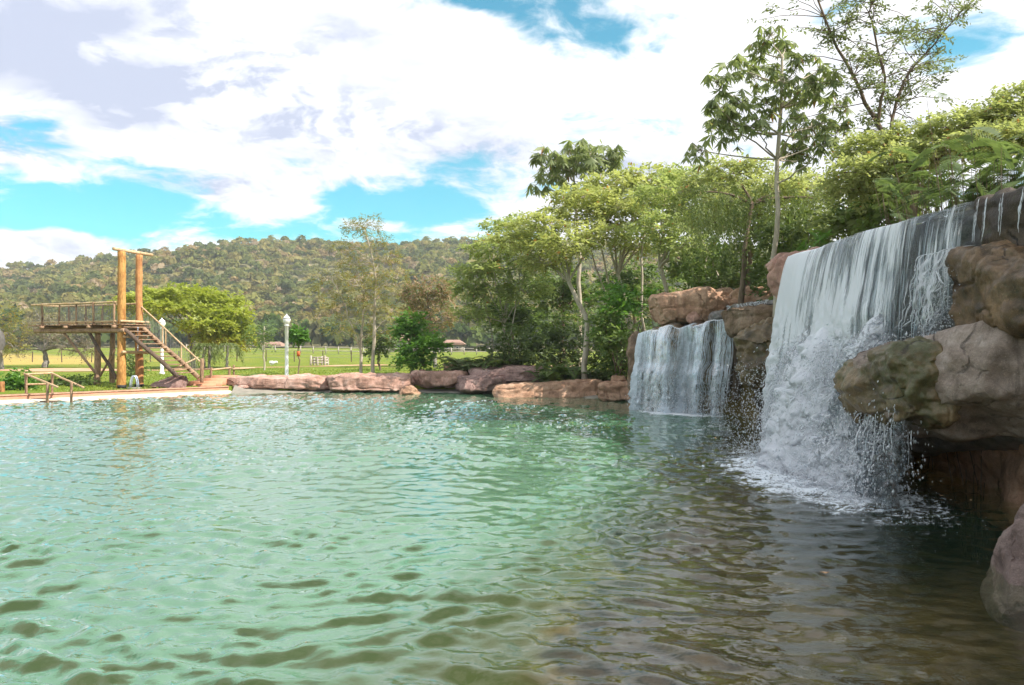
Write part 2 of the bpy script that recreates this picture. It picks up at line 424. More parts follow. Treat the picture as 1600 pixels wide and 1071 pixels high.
def axis(lo, hi, step, far_lo, far_hi, grow=1.16):
    a = list(np.arange(lo, hi + 1e-6, step)); s = step
    while a[-1] < far_hi: s *= grow; a.append(a[-1] + s)
    s = step
    while a[0] > far_lo: s *= grow; a.insert(0, a[0] - s)
    return np.array(a)
gX = axis(-36, 16, .6, -1800, 1800); gY = axis(-3, 62, .6, -300, 2600)
Vg, Fg = cgrid(gX, gY, gz)
# ---- ground material: mown lawn, sun-dried field, bare soil
m, t, out = new_mat('lawn_and_field'); pos = nn(t, 'ShaderNodeNewGeometry').outputs['Position']
n1 = noise(t, pos, .25, 5, .6); n2 = noise(t, pos, 2.6, 6, .7); n3 = noise(t, pos, 22, 3)
g = mixc(t, mrange(t, n2, .3, .7), (.13, .19, .022), (.22, .27, .035))
g = mixc(t, mrange(t, n1, .42, .66), g, (.28, .27, .05))
g = mixc(t, mrange(t, n3, .35, .7, 0, .4), g, (.09, .13, .02))
sp = nn(t, 'ShaderNodeSeparateXYZ', {0: pos})
wv = mth(t, 'ADD', sp.outputs[0], mth(t, 'MULTIPLY', n1, 26.0))
dryf = mth(t, 'MULTIPLY', mth(t, 'MULTIPLY', mrange(t, wv, -24.0, -32.0), mrange(t, mth(t, 'ADD', sp.outputs[1], mth(t, 'MULTIPLY', sp.outputs[0], .9)), 62, 48)), mrange(t, mth(t, 'ADD', sp.outputs[1], mth(t, 'MULTIPLY', n1, 8)), 74, 80))
dry = mixc(t, n2, (.40, .30, .08), (.50, .37, .12)); g = mixc(t, dryf, g, dry)
# leaf litter and bare soil under the wood on the right bank
wood = mth(t, 'MULTIPLY', mrange(t, mth(t, 'ADD', sp.outputs[0], mth(t, 'MULTIPLY', n1, 3)), 1.6, 3.6), mrange(t, sp.outputs[1], 60, 48))
g = mixc(t, wood, g, mixc(t, n2, (.10, .065, .03), (.22, .17, .06)))
p = nn(t, 'ShaderNodeBsdfPrincipled', {'Base Color': g, 'Roughness': .95, 'Specular IOR Level': .1, 'Normal': bump(t, mth(t, 'ADD', n3, n2), .8, .08)})
t.links.new(p.outputs[0], out.inputs[0]); M_ground = m
tag(obj('ground', Vg, Fg, M_ground, smooth=True), kind='structure')

# ---- pool floor: pale sand and tile, brown silt and stone with painted-in shade beside the falls
m, t, out = new_mat('pool_floor'); pos = nn(t, 'ShaderNodeNewGeometry').outputs['Position']
sp = nn(t, 'ShaderNodeSeparateXYZ', {0: pos})
n1 = noise(t, pos, .7, 5, .6); n2 = noise(t, pos, 3.0, 5, .6)
# line along which the pale floor gives way to silt and painted shade, set on the shadow's edge: from (-1.5, 4) to (6, 19)
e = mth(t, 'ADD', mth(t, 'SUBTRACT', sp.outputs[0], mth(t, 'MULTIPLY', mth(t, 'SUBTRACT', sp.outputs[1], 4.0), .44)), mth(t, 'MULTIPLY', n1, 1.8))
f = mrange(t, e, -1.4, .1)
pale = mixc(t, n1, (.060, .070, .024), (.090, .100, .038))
silt_shade = mixc(t, mrange(t, n2, .3, .7), (.085, .046, .016), (.20, .115, .042))
p = nn(t, 'ShaderNodeBsdfDiffuse', {'Color': mixc(t, f, pale, silt_shade)})
t.links.new(p.outputs[0], out.inputs[0]); M_floor = m
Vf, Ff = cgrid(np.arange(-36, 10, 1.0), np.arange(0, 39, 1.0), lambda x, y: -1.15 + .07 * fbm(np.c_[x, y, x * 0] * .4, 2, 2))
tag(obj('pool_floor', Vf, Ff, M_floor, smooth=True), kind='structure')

# ---- water
m, t, out = new_mat('pool_water'); pos = nn(t, 'ShaderNodeNewGeometry').outputs['Position']
sp = nn(t, 'ShaderNodeSeparateXYZ', {0: pos})
rp1 = noise(t, vscale(t, pos, (1.0, 1.6, 1)), 4.5, 3, .5, .6); rp2 = noise(t, vscale(t, pos, (1, 1.5, 1)), 13, 2, .5, .4)
bmp = bump(t, mth(t, 'ADD', rp1, mth(t, 'MULTIPLY', rp2, .3)), .12, .05)
cosv = mth(t, 'ABSOLUTE', vmth(t, 'DOT_PRODUCT', bmp, nn(t, 'ShaderNodeNewGeometry').outputs['Incoming']).outputs['Value'])
fr = mth(t, 'ADD', mth(t, 'MULTIPLY', mth(t, 'POWER', mth(t, 'SUBTRACT', 1.0, cosv, clamp=True), 4.0), .95), .03, clamp=True)
gl = nn(t, 'ShaderNodeBsdfGlossy', {'Color': (1, 1, 1, 1), 'Roughness': .015, 'Normal': bmp})
tr = nn(t, 'ShaderNodeBsdfTransparent', {'Color': (.84, .88, .78, 1)})
milk = nn(t, 'ShaderNodeBsdfDiffuse', {'Color': (.085, .20, .115, 1)})
# cloudy water: the flatter the line of sight the longer its way through it; its green fades out over the right bank's shadow, painting in the shade
shade_clear = mrange(t, mth(t, 'SUBTRACT', sp.outputs[0], mth(t, 'MULTIPLY', mth(t, 'SUBTRACT', sp.outputs[1], 4.0), .40)), -2.5, -.5, 1.0, .10)
turb = mth(t, 'MULTIPLY', mrange(t, cosv, .60, .43, .10, .88), shade_clear)
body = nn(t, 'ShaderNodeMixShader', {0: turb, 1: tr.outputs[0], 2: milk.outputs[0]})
wat = nn(t, 'ShaderNodeMixShader', {0: fr, 1: body.outputs[0], 2: gl.outputs[0]})
def ell(cx, cy, rx, ry, rot=0.0):
    d = vmth(t, 'SUBTRACT', pos, (cx, cy, 0)).outputs[0]
    if rot:
        r = nn(t, 'ShaderNodeVectorRotate', {'Vector': d, 'Angle': rot}, rotation_type='Z_AXIS'); d = r.outputs[0]
    d = vscale(t, d, (1 / rx, 1 / ry, 0)); return vmth(t, 'LENGTH', d).outputs['Value']
fo = mth(t, 'MINIMUM', ell(4.95, 13.0, 1.6, 3.9), ell(5.3, 25.1, 2.1, .9, R(40)))
fn = noise(t, vscale(t, pos, (1, 1.4, 1)), 3.2, 8, .72, .8); fn2 = noise(t, pos, 16, 5, .7)
fo = mth(t, 'SUBTRACT', mth(t, 'ADD', mth(t, 'MULTIPLY', fn, .95), mth(t, 'MULTIPLY', fn2, .55)), mth(t, 'MULTIPLY', fo, .52))
fm = mrange(t, fo, .345, .50, 0, .92)
fd = nn(t, 'ShaderNodeBsdfDiffuse', {'Color': (.82, .85, .88, 1)})
fin = nn(t, 'ShaderNodeMixShader', {0: fm, 1: wat.outputs[0], 2: fd.outputs[0]})
t.links.new(fin.outputs[0], out.inputs[0]); M_water = m
wy = [3.0]
while wy[-1] < 38.2: wy.append(wy[-1] + max(.03, wy[-1] * .0068))
wX = np.r_[np.arange(-32, -16, .14), np.arange(-16, -7, .08), np.arange(-7, 6, .045), np.arange(6, 9, .08)]; wY = np.array(wy)
_wr = np.random.default_rng(11)
WAVES = []
for i in range(40):
    lam = float(np.exp(_wr.uniform(np.log(.19), np.log(.68))))
    ang = _wr.normal(R(84), R(30)) if i % 5 else _wr.uniform(0, 2 * np.pi)
    q_ = _wr.uniform(.25, .6) / lam
    WAVES.append((2 * np.pi / lam, ang, .064, _wr.uniform(0, 6.28), q_ * math.cos(i * 2.4), q_ * math.sin(i * 2.4)))
def waveh(x, y):
    h = np.zeros_like(x)
    q = np.c_[x, y, x * 0]
    w1 = .8 * fbm(q * .45, 71, 2); w2 = .8 * fbm(q * .45 + 50, 72, 2)
    mod = np.clip(.9 + .55 * fbm(q * .25, 73, 2), .35, 1.6)
    for k, a, s, ph, mx_, my_ in WAVES:
        th = k * ((x + w1 * .4) * math.cos(a) + (y + w2 * .4) * math.sin(a)) + ph
        grp = .75 + .55 * np.sin(mx_ * x + my_ * y + ph * 3)      # waves run in groups
        h += (s / k) * grp * (np.sin(th) + .34 * np.sin(2 * th) + .13 * np.sin(3 * th))   # one face steeper than the other
    # calmer in the lee by the rocks on the right, choppier where the falls land
    calm = 1 - .72 * sstep(2.0, 4.6, x) * sstep(11.0, 8.0, y)
    calm = calm * (1 - .30 * sstep(-1, 3, x) * sstep(9, 5, y))
    ch = np.exp(-(((x - 4.9) / 1.3) ** 2 + ((y - 13) / 3) ** 2))
    return h * mod * calm + .05 * ch * fbm(q * 3, 80, 3)
Vw, Fw = cgrid(wX, wY, waveh)
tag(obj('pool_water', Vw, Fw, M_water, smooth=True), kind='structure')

# ---- wooded hill
RIDGE_X = np.array([-900, -300, -60, 60, 150, 260, 370, 480, 600, 700, 800, 1000, 1300, 1700, 2400], float)
RIDGE_Y = np.array([470, 450, 434, 430, 420, 404, 391, 387, 392, 388, 388, 396, 410, 430, 460], float)
HY0, HY1 = 235.0, 560.0
def hillz(x, y):
    ridge = CAMH + (HY - np.interp(HX + x / HY1 * FPX, RIDGE_X, RIDGE_Y)) / FPX * HY1
    s = np.clip((y - HY0) / (HY1 - HY0), 0, 1); sl = s ** 1.15
    back = np.clip((y - HY1) / 500, 0, 1)
    n_ = fbm(np.c_[x, y, x * 0] / 90, 31, 4)
    z = .6 + (ridge - .6) * sl * (1 - .5 * back ** 1.5) + n_ * 7.5 * np.sin(np.pi * np.clip(s, 0, 1)) ** .8
    return np.where(y < HY0 + .1, -1.0, z)
Vh, Fh = cgrid(np.linspace(-900, 900, 150), np.linspace(HY0, 1050, 90), hillz)
M_hill = plain_mat('hill_soil', (.16, .15, .065), (.22, .19, .09), .95, .05)
tag(obj('hill', Vh, Fh, M_hill, smooth=True), kind='structure')

# ---- the wood on it: one mass of crowns
def crown_cards(n, r, rz, size, seed):
    rr = np.random.default_rng(seed)
    d = unit(rr.normal(size=(n, 3))); d[:, 2] = np.abs(d[:, 2]) * .95 - .12
    p = d * A(r, r, rz) * (rr.uniform(.55, 1.05, n) ** .6)[:, None]
    p *= 1 + .28 * fbm(d * 2.1 + seed * 3.7, seed, 2)[:, None]
    nrm = unit(d + rr.normal(size=(n, 3)) * .55 + A(0, 0, .35)); a = unit(np.cross(nrm, rr.normal(size=(n, 3)))); b = np.cross(nrm, a)
    s = size * rr.uniform(.6, 1.35, n)[:, None]
    V = np.stack([p - a * s - b * s * .5, p + a * s * .3 - b * s * .8, p + a * s + b * s * .5, p - a * s * .3 + b * s * .8], 1).reshape(-1, 3)
    return V
NV = 8
CARDS = [crown_cards(62, 1.0, [.8, .95, .7, 1.1, .85, .75, 1.25, .6][k], .285, 200 + k) for k in range(NV)]
fr_ = np.random.default_rng(21)
pts = []
for yy in np.arange(HY0 - 6, 585, 5.4):
    half = yy * .78 + 20
    stp = 5.4 + (yy - HY0) * .003
    xs = np.arange(-half, half * .40, stp)
    pts.append(np.c_[xs + fr_.uniform(-2.6, 2.6, len(xs)), yy + fr_.uniform(-2.6, 2.6, len(xs))])
pts = np.concatenate(pts)
keep = fr_.uniform(size=len(pts)) < .93
pts = pts[keep]
zt = np.maximum(hillz(pts[:, 0], np.maximum(pts[:, 1], HY0 + .2)), gz(pts[:, 0], pts[:, 1]))
Vl, Cl = [], []
tone = np.array([(.19, .20, .075), (.145, .17, .065), (.25, .23, .10), (.11, .14, .06), (.27, .21, .12), (.21, .215, .085), (.34, .28, .22)])
tpat = fbm(np.c_[pts, pts[:, 0] * 0] / 38, 44, 3)
for i, (x, y) in enumerate(pts):
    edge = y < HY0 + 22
    r = fr_.uniform(2.1, 4.0) * (1.12 if edge else 1.0); h = r * fr_.uniform(.85, 1.25)
    if edge: h *= 1.25
    stand = fr_.uniform(2.0, 4.5) if fr_.uniform() < .85 else fr_.uniform(4.5, 8)
    c = CARDS[fr_.integers(NV)]; a = fr_.uniform(0, 6.283)
    ca, sa = math.cos(a), math.sin(a)
    v = np.c_[(c[:, 0] * ca - c[:, 1] * sa) * r, (c[:, 0] * sa + c[:, 1] * ca) * r, c[:, 2] * h] + A(x, y, zt[i] + stand)
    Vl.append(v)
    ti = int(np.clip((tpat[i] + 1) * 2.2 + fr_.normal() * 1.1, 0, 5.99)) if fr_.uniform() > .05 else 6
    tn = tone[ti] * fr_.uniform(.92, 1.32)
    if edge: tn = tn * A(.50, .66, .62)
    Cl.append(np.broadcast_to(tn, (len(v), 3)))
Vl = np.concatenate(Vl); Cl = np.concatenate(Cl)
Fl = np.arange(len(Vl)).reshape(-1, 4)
m, t, out = new_mat('hill_foliage')
at = nn(t, 'ShaderNodeAttribute', attribute_name='tint').outputs['Color']
rnd = nn(t, 'ShaderNodeNewGeometry').outputs['Random Per Island']
col = mixc(t, 1.0, at, mixc(t, rnd, (.92, .86, .72), (1.24, 1.16, 1.0)), 'MULTIPLY')
d = nn(t, 'ShaderNodeBsdfDiffuse', {'Color': col}); tr = nn(t, 'ShaderNodeBsdfTranslucent', {'Color': mixc(t, 1.0, col, (1.3, 1.3, .8), 'MULTIPLY')})
t.links.new(nn(t, 'ShaderNodeMixShader', {0: .42, 1: d.outputs[0], 2: tr.outputs[0]}).outputs[0], out.inputs[0])
print('forest crowns', len(pts), 'quads', len(Fl))
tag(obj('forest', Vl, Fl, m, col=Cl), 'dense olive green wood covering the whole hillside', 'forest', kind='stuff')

# ---- path of red earth across the lawn
M_path = plain_mat('red_earth', (.50, .25, .14), (.60, .36, .22), .95, 1.2)
def ribbon(line, wid, z=.012, step=1.0):
    line = np.asarray(line, float); seg = np.r_[0, np.cumsum(np.hypot(*np.diff(line, axis=0).T))]
    s = np.arange(0, seg[-1], step); P_ = np.c_[np.interp(s, seg, line[:, 0]), np.interp(s, seg, line[:, 1])]
    T = unit(np.gradient(P_, axis=0)); Nn = np.c_[-T[:, 1], T[:, 0]]
    rows = []
    for k, o in enumerate(np.linspace(-.5, .5, 5)):
        ww = wid * o * (1 + .25 * vnoise(np.c_[s * .4, s * 0 + k, s * 0], 4)); q = P_ + Nn * ww[:, None]
        rows.append(np.c_[q, gz(q[:, 0], q[:, 1]) + z])
    V = np.stack(rows, 1).reshape(-1, 3); n_ = len(s); i = np.arange(n_ * 5).reshape(n_, 5)
    F = np.stack([i[:-1, :-1], i[:-1, 1:], i[1:, 1:], i[1:, :-1]], -1).reshape(-1, 4)
    return V, F
V, F = ribbon([(-70, 57), (-40, 56), (-25, 57), (-14, 70), (-2, 72), (6, 66)], 3.4, .02)
tag(obj('path', V, F, M_path), kind='structure')

# ---- sandy beach, red kerb and grey ledge round the far side of the pool
def bank_strip(line, prof, jag=0.0):
    """extrude a profile of (distance outwards, height) along the pool edge"""
    line = np.asarray(line, float); seg = np.r_[0, np.cumsum(np.hypot(*np.diff(line, axis=0).T))]
    s = np.linspace(0, seg[-1], max(2, int(seg[-1] / .4))); P_ = np.c_[np.interp(s, seg, line[:, 0]), np.interp(s, seg, line[:, 1])]
    T = np.gradient(P_, axis=0)
    kern = np.ones(5) / 5
    for k in (0, 1): T[:, k] = np.convolve(np.pad(T[:, k], 2, mode='edge'), kern, 'valid')
    T = unit(T); Nn = np.c_[-T[:, 1], T[:, 0]]
    rows = []
    for k, (o, z) in enumerate(prof):
        q = P_ + Nn * (o + jag * vnoise(np.c_[s * 1.3, s * 0 + .3 * k, s * 0], 6))[:, None]
        rows.append(np.c_[q, np.full(len(s), z) + jag * .3 * vnoise(np.c_[s * 2, s * 0 + k, s * 0], 8)])
    V = np.stack(rows, 1).reshape(-1, 3); m_ = len(prof); i = np.arange(len(s) * m_).reshape(len(s), m_)
    F = np.stack([i[:-1, :-1], i[1:, :-1], i[1:, 1:], i[:-1, 1:]], -1).reshape(-1, 4)
    return V, F
LEFT = [(-34, 14), (-19.1, 29.2), (-12.6, 36.1)]
M_beach = plain_mat('cream_screed', (.66, .58, .44), (.74, .67, .54), .9, 1.5)
M_kerb = plain_mat('red_kerb', (.46, .20, .12), (.56, .27, .17), .85, 2.5)
M_grey = plain_mat('grey_ledge', (.22, .20, .165), (.32, .28, .23), .9, 2.0)
V, F = bank_strip(LEFT, [(-1.3, -1.6), (-.8, -.75), (-.35, -.14), (-.05, -.01), (.5, .05), (1.05, .09)])
tag(obj('beach', V, F, M_beach, smooth=True), kind='structure')
V, F = bank_strip(LEFT, [(1.05, -.2), (1.05, .21), (1.075, .235), (1.60, .245)], .006)
tag(obj('kerb', V, F, M_kerb), kind='structure')
V, F = bank_strip(LEFT, [(1.02, .235), (1.01, .26), (1.02, .285), (1.30, .29), (1.32, .24)], .012)
M_coping = plain_mat('kerb_coping', (.34, .18, .11), (.46, .28, .19), .85, 5)
tag(obj('kerb_coping', V, F, M_coping), kind='structure')
V, F = bank_strip([(-12.9, 35.9), (-9, 36.75), (-1.5, 36.75), (1.2, 34.5), (4.4, 31.6)], [(-.5, -.6), (-.35, -.01), (.1, .07), (.3, .10), (1.4, .38)], .05)
tag(obj('bank_ledge', V, F, M_grey, smooth=True), kind='structure')

# ================================================================ ROCKS
M_red = rock_mat('red_sandstone', (.38, .21, .155), (.52, .30, .23), (.60, .39, .32), palef=.35, pale=(.68, .52, .45))
M_pink = rock_mat('pink_sandstone', (.34, .18, .11), (.48, .28, .18), (.56, .36, .25), palef=.3)
M_purple = rock_mat('purple_stone', (.20, .12, .105), (.31, .19, .165), (.40, .26, .225))
M_brown = rock_mat('brown_stone', (.12, .075, .045), (.23, .15, .095), (.30, .215, .15), palef=.35, pale=(.46, .36, .30), moss=.12)
M_grb = rock_mat('grey_brown_stone', (.14, .10, .075), (.28, .21, .165), (.40, .32, .27), palef=.5, pale=(.50, .42, .38), wet=.1, rough=.7)
M_moss = rock_mat('mossy_wet_stone', (.085, .058, .028), (.19, .125, .06), (.30, .20, .10), moss=.42, wet=.45, rough=.6, mosscol=(.12, .12, .035))
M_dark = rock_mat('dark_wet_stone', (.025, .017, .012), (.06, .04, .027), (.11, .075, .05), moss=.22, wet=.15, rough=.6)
M_film = rock_mat('wet_grey_stone', (.14, .12, .11), (.23, .205, .19), (.34, .31, .30), wet=.6, rough=.5, moss=.1)
M_snout = rock_mat('shaggy_moss_stone', (.06, .042, .022), (.14, .095, .045), (.24, .16, .08), moss=.46, wet=.4, rough=.6, mosscol=(.10, .105, .04))
M_step_moss = rock_mat('ochre_mossy_stone', (.075, .05, .028), (.17, .105, .055), (.28, .17, .09), moss=.30, wet=.3, rough=.65, mosscol=(.07, .07, .03))
def rock(name, label, corners, mat, category='rock', group=None, **kw):
    V, F = rockmesh(corners, **kw)
    c = np.asarray(corners); b = A(c[:, 0].mean(), c[:, 1].mean(), c[:, 2].min())
    return tag(obj(name, V, F, mat, loc=b, smooth=True), label, category, group)
FB = 'flat red rocks edging the far bank'
def sp8(x0, x1, yt, yb, Y, dep, lean=.0, **kw):
    """corners of a rock filling pixels x0..x1, yt..yb at its near face Y, dep metres deep"""
    a = px(x0, yb, Y); b = px(x1, yt, Y)
    C = boxv(a[0], b[0], Y, Y + dep, a[2], b[2])[0]; C[4:, 1] += lean
    for k, v in kw.items(): C[int(k[1:])] += A(*v)
    return C
rock('bank_rock', 'long flat red rock just right of the red steps', sp8(326, 512, 589, 610, 36.4, 2.4, c0=(1.2, 0, .1), c4=(.0, .2, -.05)), M_red, group=FB, seed=3, amp=.12, scale=1.0, k=9, sfreq=1.6, n=44, cuts=5)
rock('bank_rock', 'long pale-topped red rock at the middle of the far bank', sp8(503, 645, 587, 613, 35.9, 2.6, .25, c0=(.35, 0, 0), c1=(-.3, 0, 0)), M_red, group=FB, seed=8, amp=.13, scale=.9, k=9, n=44, cuts=5)
rock('bank_rock', 'red rock wedged behind the small pointed stone on far bank', sp8(638, 728, 583, 608, 36.3, 2.4, .2, c1=(-.5, 0, .1), c0=(.3, 0, .1)), M_red, group=FB, seed=13, amp=.15, scale=.8, k=8, n=40, cuts=5)
rock('bank_rock', 'small pointed pink stone standing in shallow water at far bank', sp8(612, 664, 603, 622, 34.6, 1.0, .1, c4=(.55, .2, 0), c5=(-.6, .2, -.05), c6=(-.6, -.2, 0), c7=(.5, -.2, 0)), M_pink, group=FB, seed=17, amp=.06, scale=.5, k=4, n=26)
rock('bank_rock', 'purplish layered rock with a dark hollow on far bank', sp8(705, 792, 590, 616, 34.7, 2.2, .3, c0=(.5, 0, .1), c1=(-.1, 0, .05)), M_purple, group=FB, seed=22, amp=.14, scale=.9, k=6, strata=.12, n=40, cuts=6)
rock('bank_rock', 'upper purplish slab resting on the layered far bank rock', sp8(722, 856, 574, 599, 35.2, 2.8, .2, c4=(.9, .2, -.15), c5=(-.2, 0, .0)), M_purple, group=FB, seed=27, amp=.13, scale=1.0, k=6, strata=.10, n=40, cuts=6)
rock('bank_rock', 'low smooth pink slab tapering to a raised tip near the falls', sp8(764, 948, 597, 625, 32.6, 1.6, .3, c4=(.3, 0, -.18), c5=(-.1, 0, .12), c7=(.3, 0, -.1)), M_pink, group=FB, seed=33, amp=.09, scale=1.0, k=7, n=40, cuts=4)
rock('bank_rock', 'small pink rock at the foot of the blue side fall', sp8(938, 1004, 598, 630, 30.4, 1.6, .3), M_pink, group=FB, seed=37, amp=.12, scale=.7, k=5, n=30, cuts=5)
rock('bank_rock', 'pale stone lying on the wooded bank beside the side fall', sp8(955, 982, 588, 600, 31.6, .6, .1), M_pink, group=FB, seed=41, amp=.05, scale=.4, k=4, n=16)
rock('bank_rock', 'dark mound of rock under the wooden stairs', C8(-16.7, -14.9, 35.3, 36.8, .1, .80, c4=(.5, .3, -.08), c7=(.5, -.3, 0), c5=(-.1, .2, .0)), M_purple, group=FB, seed=45, amp=.08, scale=.8, k=4, n=36)
rock('bank_rock', 'flat pink rock on the lawn beside the dark fern', sp8(690, 724, 568, 580, 43, 1.4, .1), M_pink, group=FB, seed=48, amp=.06, scale=.6, k=4, n=20)

FR = 'rocks of the waterfall wall'
# side fall
rock('waterfall_rock', 'pale-capped rock pillar at the left edge of the side fall', C8(4.12, 4.95, 26.9, 28.4, .2, 2.72, c0=(.12, 0, 0), c4=(-.1, 0, 0)), M_brown, group=FR, seed=51, amp=.14, scale=.7, k=5, n=36)
rock('waterfall_rock', 'stained rock face behind the blue side fall', np.array([(4.55, 27.2, -.6), (7.15, 24.85, -.6), (8.6, 27.5, -.6), (5.2, 29.0, -.6), (4.65, 27.3, 2.72), (7.05, 25.0, 3.02), (8.6, 27.5, 3.1), (5.2, 29.0, 2.9)]), M_moss, group=FR, seed=55, amp=.16, scale=.9, k=7, n=56, strata=.1, cuts=4)
rock('waterfall_rock', 'long pink caprock lying above the blue side fall', np.array([(4.85, 26.7, 2.95), (7.4, 25.4, 3.0), (8.4, 28.0, 3.0), (5.2, 29, 2.9), (4.7, 26.8, 3.98), (7.6, 25.7, 4.2), (8.6, 28, 4.2), (5.1, 28.8, 4.0)]), M_pink, group=FR, seed=58, amp=.15, scale=.9, k=8, n=52, cuts=8)
rock('waterfall_rock', 'rounded pink boulder beside the caprock over the side fall', np.array([(6.85, 25.1, 3.35), (8.7, 24.4, 3.4), (9.6, 26.6, 3.2), (7.6, 27, 3.1), (6.95, 25.3, 4.15), (8.6, 24.7, 4.05), (9.6, 26.6, 4.2), (7.6, 27, 4.3)]), M_pink, group=FR, seed=61, amp=.16, scale=.8, k=4, n=40, cuts=5)
rock('waterfall_rock', 'small round stone tucked under the pink caprock', C8(5.85, 6.4, 26.0, 26.7, 2.9, 3.32), M_red, group=FR, seed=63, amp=.07, scale=.4, k=3, n=20)
rock('waterfall_rock', 'small wet boulder splitting the top of the side fall', C8(6.45, 7.0, 24.9, 25.8, 2.85, 3.36), M_film, group=FR, seed=64, amp=.06, scale=.4, k=3.4, n=20)
# between the falls
rock('waterfall_rock', 'thin wet upper ledge right of the pink boulder', np.array([(6.35, 23.8, 3.15), (8.3, 22.4, 3.3), (9.5, 24.5, 3.2), (7.2, 25.5, 3.1), (6.4, 23.9, 3.42), (8.3, 22.5, 3.66), (9.5, 24.5, 3.7), (7.2, 25.5, 3.5)]), M_film, group=FR, seed=66, amp=.06, scale=.8, k=7, n=36)
rock('waterfall_rock', 'brown slab on top of the mossy block between the falls', np.array([(5.85, 22.6, 2.5), (8.0, 21.3, 2.55), (9.5, 24, 2.5), (7, 25, 2.5), (5.8, 22.6, 3.26), (8.1, 21.3, 3.4), (9.5, 24, 3.4), (7, 25, 3.3)]), M_brown, group=FR, seed=69, amp=.12, scale=.8, k=9, n=44, cuts=5)
rock('waterfall_rock', 'mossy overhanging block between the two falls', np.array([(6.1, 21.2, 1.15), (7.4, 19.6, .9), (9, 21, .6), (7.5, 23.2, 1.0), (5.85, 21.3, 2.62), (7.35, 19.4, 2.92), (9.2, 21, 3.2), (7, 23.4, 2.6)]), M_moss, group=FR, seed=72, amp=.26, scale=.7, k=6, n=60, fine=.06, cuts=4)
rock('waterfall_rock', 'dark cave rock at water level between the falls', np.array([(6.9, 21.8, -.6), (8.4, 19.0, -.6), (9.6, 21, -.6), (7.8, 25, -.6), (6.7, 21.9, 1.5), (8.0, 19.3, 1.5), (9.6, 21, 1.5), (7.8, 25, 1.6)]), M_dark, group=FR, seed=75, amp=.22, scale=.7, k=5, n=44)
rock('waterfall_rock', 'red rock jutting out left of the main fall lip', np.array([(6.35, 18.3, 3.05), (7.0, 17.2, 3.0), (8.6, 18.5, 3.0), (7.8, 20.2, 3.1), (5.8, 18.6, 4.2), (6.75, 17.3, 4.35), (8.6, 18.5, 4.6), (7.6, 20.2, 4.4)]), M_red, group=FR, seed=78, amp=.16, scale=.7, k=7, n=44, cuts=7)
rock('waterfall_rock', 'red shelf rock lying on top of the jutting rock', np.array([(6.1, 18.9, 4.15), (7.0, 17.4, 4.1), (8.6, 18.5, 4.2), (7.8, 20.2, 4.2), (6.2, 19.0, 4.42), (7.1, 17.5, 4.42), (8.6, 18.5, 4.6), (7.8, 20.2, 4.6)]), M_red, group=FR, seed=81, amp=.07, scale=.6, k=5, n=30)
rock('waterfall_rock', 'brown pier of rock at the left edge of the main fall', np.array([(6.25, 17.8, 1.2), (6.75, 16.9, -.4), (9, 17.5, -.4), (8, 20.5, .6), (6.3, 18.3, 3.3), (6.7, 17.1, 3.4), (9, 17.5, 3.4), (8, 20.5, 3.3)]), M_moss, group=FR, seed=83, amp=.2, scale=.8, k=6, n=48, cuts=4)
# main fall
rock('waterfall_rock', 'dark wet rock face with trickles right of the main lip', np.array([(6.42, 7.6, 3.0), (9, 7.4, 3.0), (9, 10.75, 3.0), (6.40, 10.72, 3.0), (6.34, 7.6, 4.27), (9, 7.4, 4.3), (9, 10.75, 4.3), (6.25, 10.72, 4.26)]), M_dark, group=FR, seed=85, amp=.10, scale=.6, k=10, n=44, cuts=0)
rock('waterfall_rock', 'great wet wall behind the main waterfall', np.array([(6.75, 8.2, 1.3), (10, 8, 1.0), (10, 18, -.4), (6.7, 17.6, -.4), (6.50, 8.2, 4.22), (10, 8, 4.3), (10, 18, 4.3), (6.32, 17.6, 4.22)]), M_film, group=FR, seed=86, amp=.16, scale=1.1, k=14, n=66, strata=.08, cuts=0)
rock('waterfall_rock', 'dark recessed rock under the main fall at water level', np.array([(6.75, 8.6, -.6), (10, 7, -.6), (10, 17, -.6), (8.1, 16.4, -.6), (6.75, 8.8, 1.6), (10, 7, 1.6), (10, 17, 1.6), (7.9, 16.2, 1.6)]), M_pink, group=FR, seed=89, amp=.22, scale=.8, k=8, n=56, strata=.1, cuts=6)
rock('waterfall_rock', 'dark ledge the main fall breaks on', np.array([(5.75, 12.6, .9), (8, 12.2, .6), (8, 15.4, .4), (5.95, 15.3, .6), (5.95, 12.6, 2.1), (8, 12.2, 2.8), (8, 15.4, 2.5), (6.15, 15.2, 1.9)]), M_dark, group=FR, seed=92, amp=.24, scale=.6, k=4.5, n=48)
rock('waterfall_rock', 'brown and mossy rock step right of the main fall', np.array([(5.95, 9.0, 2.4), (9, 8.4, 2.4), (9, 11.8, 2.3), (6.05, 11.3, 2.2), (5.95, 8.6, 3.56), (9, 8.2, 3.9), (9, 11.8, 3.8), (5.95, 10.9, 3.50)]), M_step_moss, group=FR, seed=95, amp=.15, scale=.6, k=10, n=56, fine=.04, cuts=5)
rock('waterfall_rock', 'big grey-brown overhanging boulder below the rock step', np.array([(5.35, 9.75, 1.05), (9.5, 8.6, .9), (9.5, 12.2, .9), (5.05, 12.4, .95), (5.25, 9.85, 2.42), (9.5, 8.4, 3.05), (9.5, 12.2, 3.0), (4.90, 12.2, 1.98)]), M_grb, group=FR, seed=98, amp=.16, scale=1.0, k=9, n=74, fine=.022, strata=.05, cuts=12)
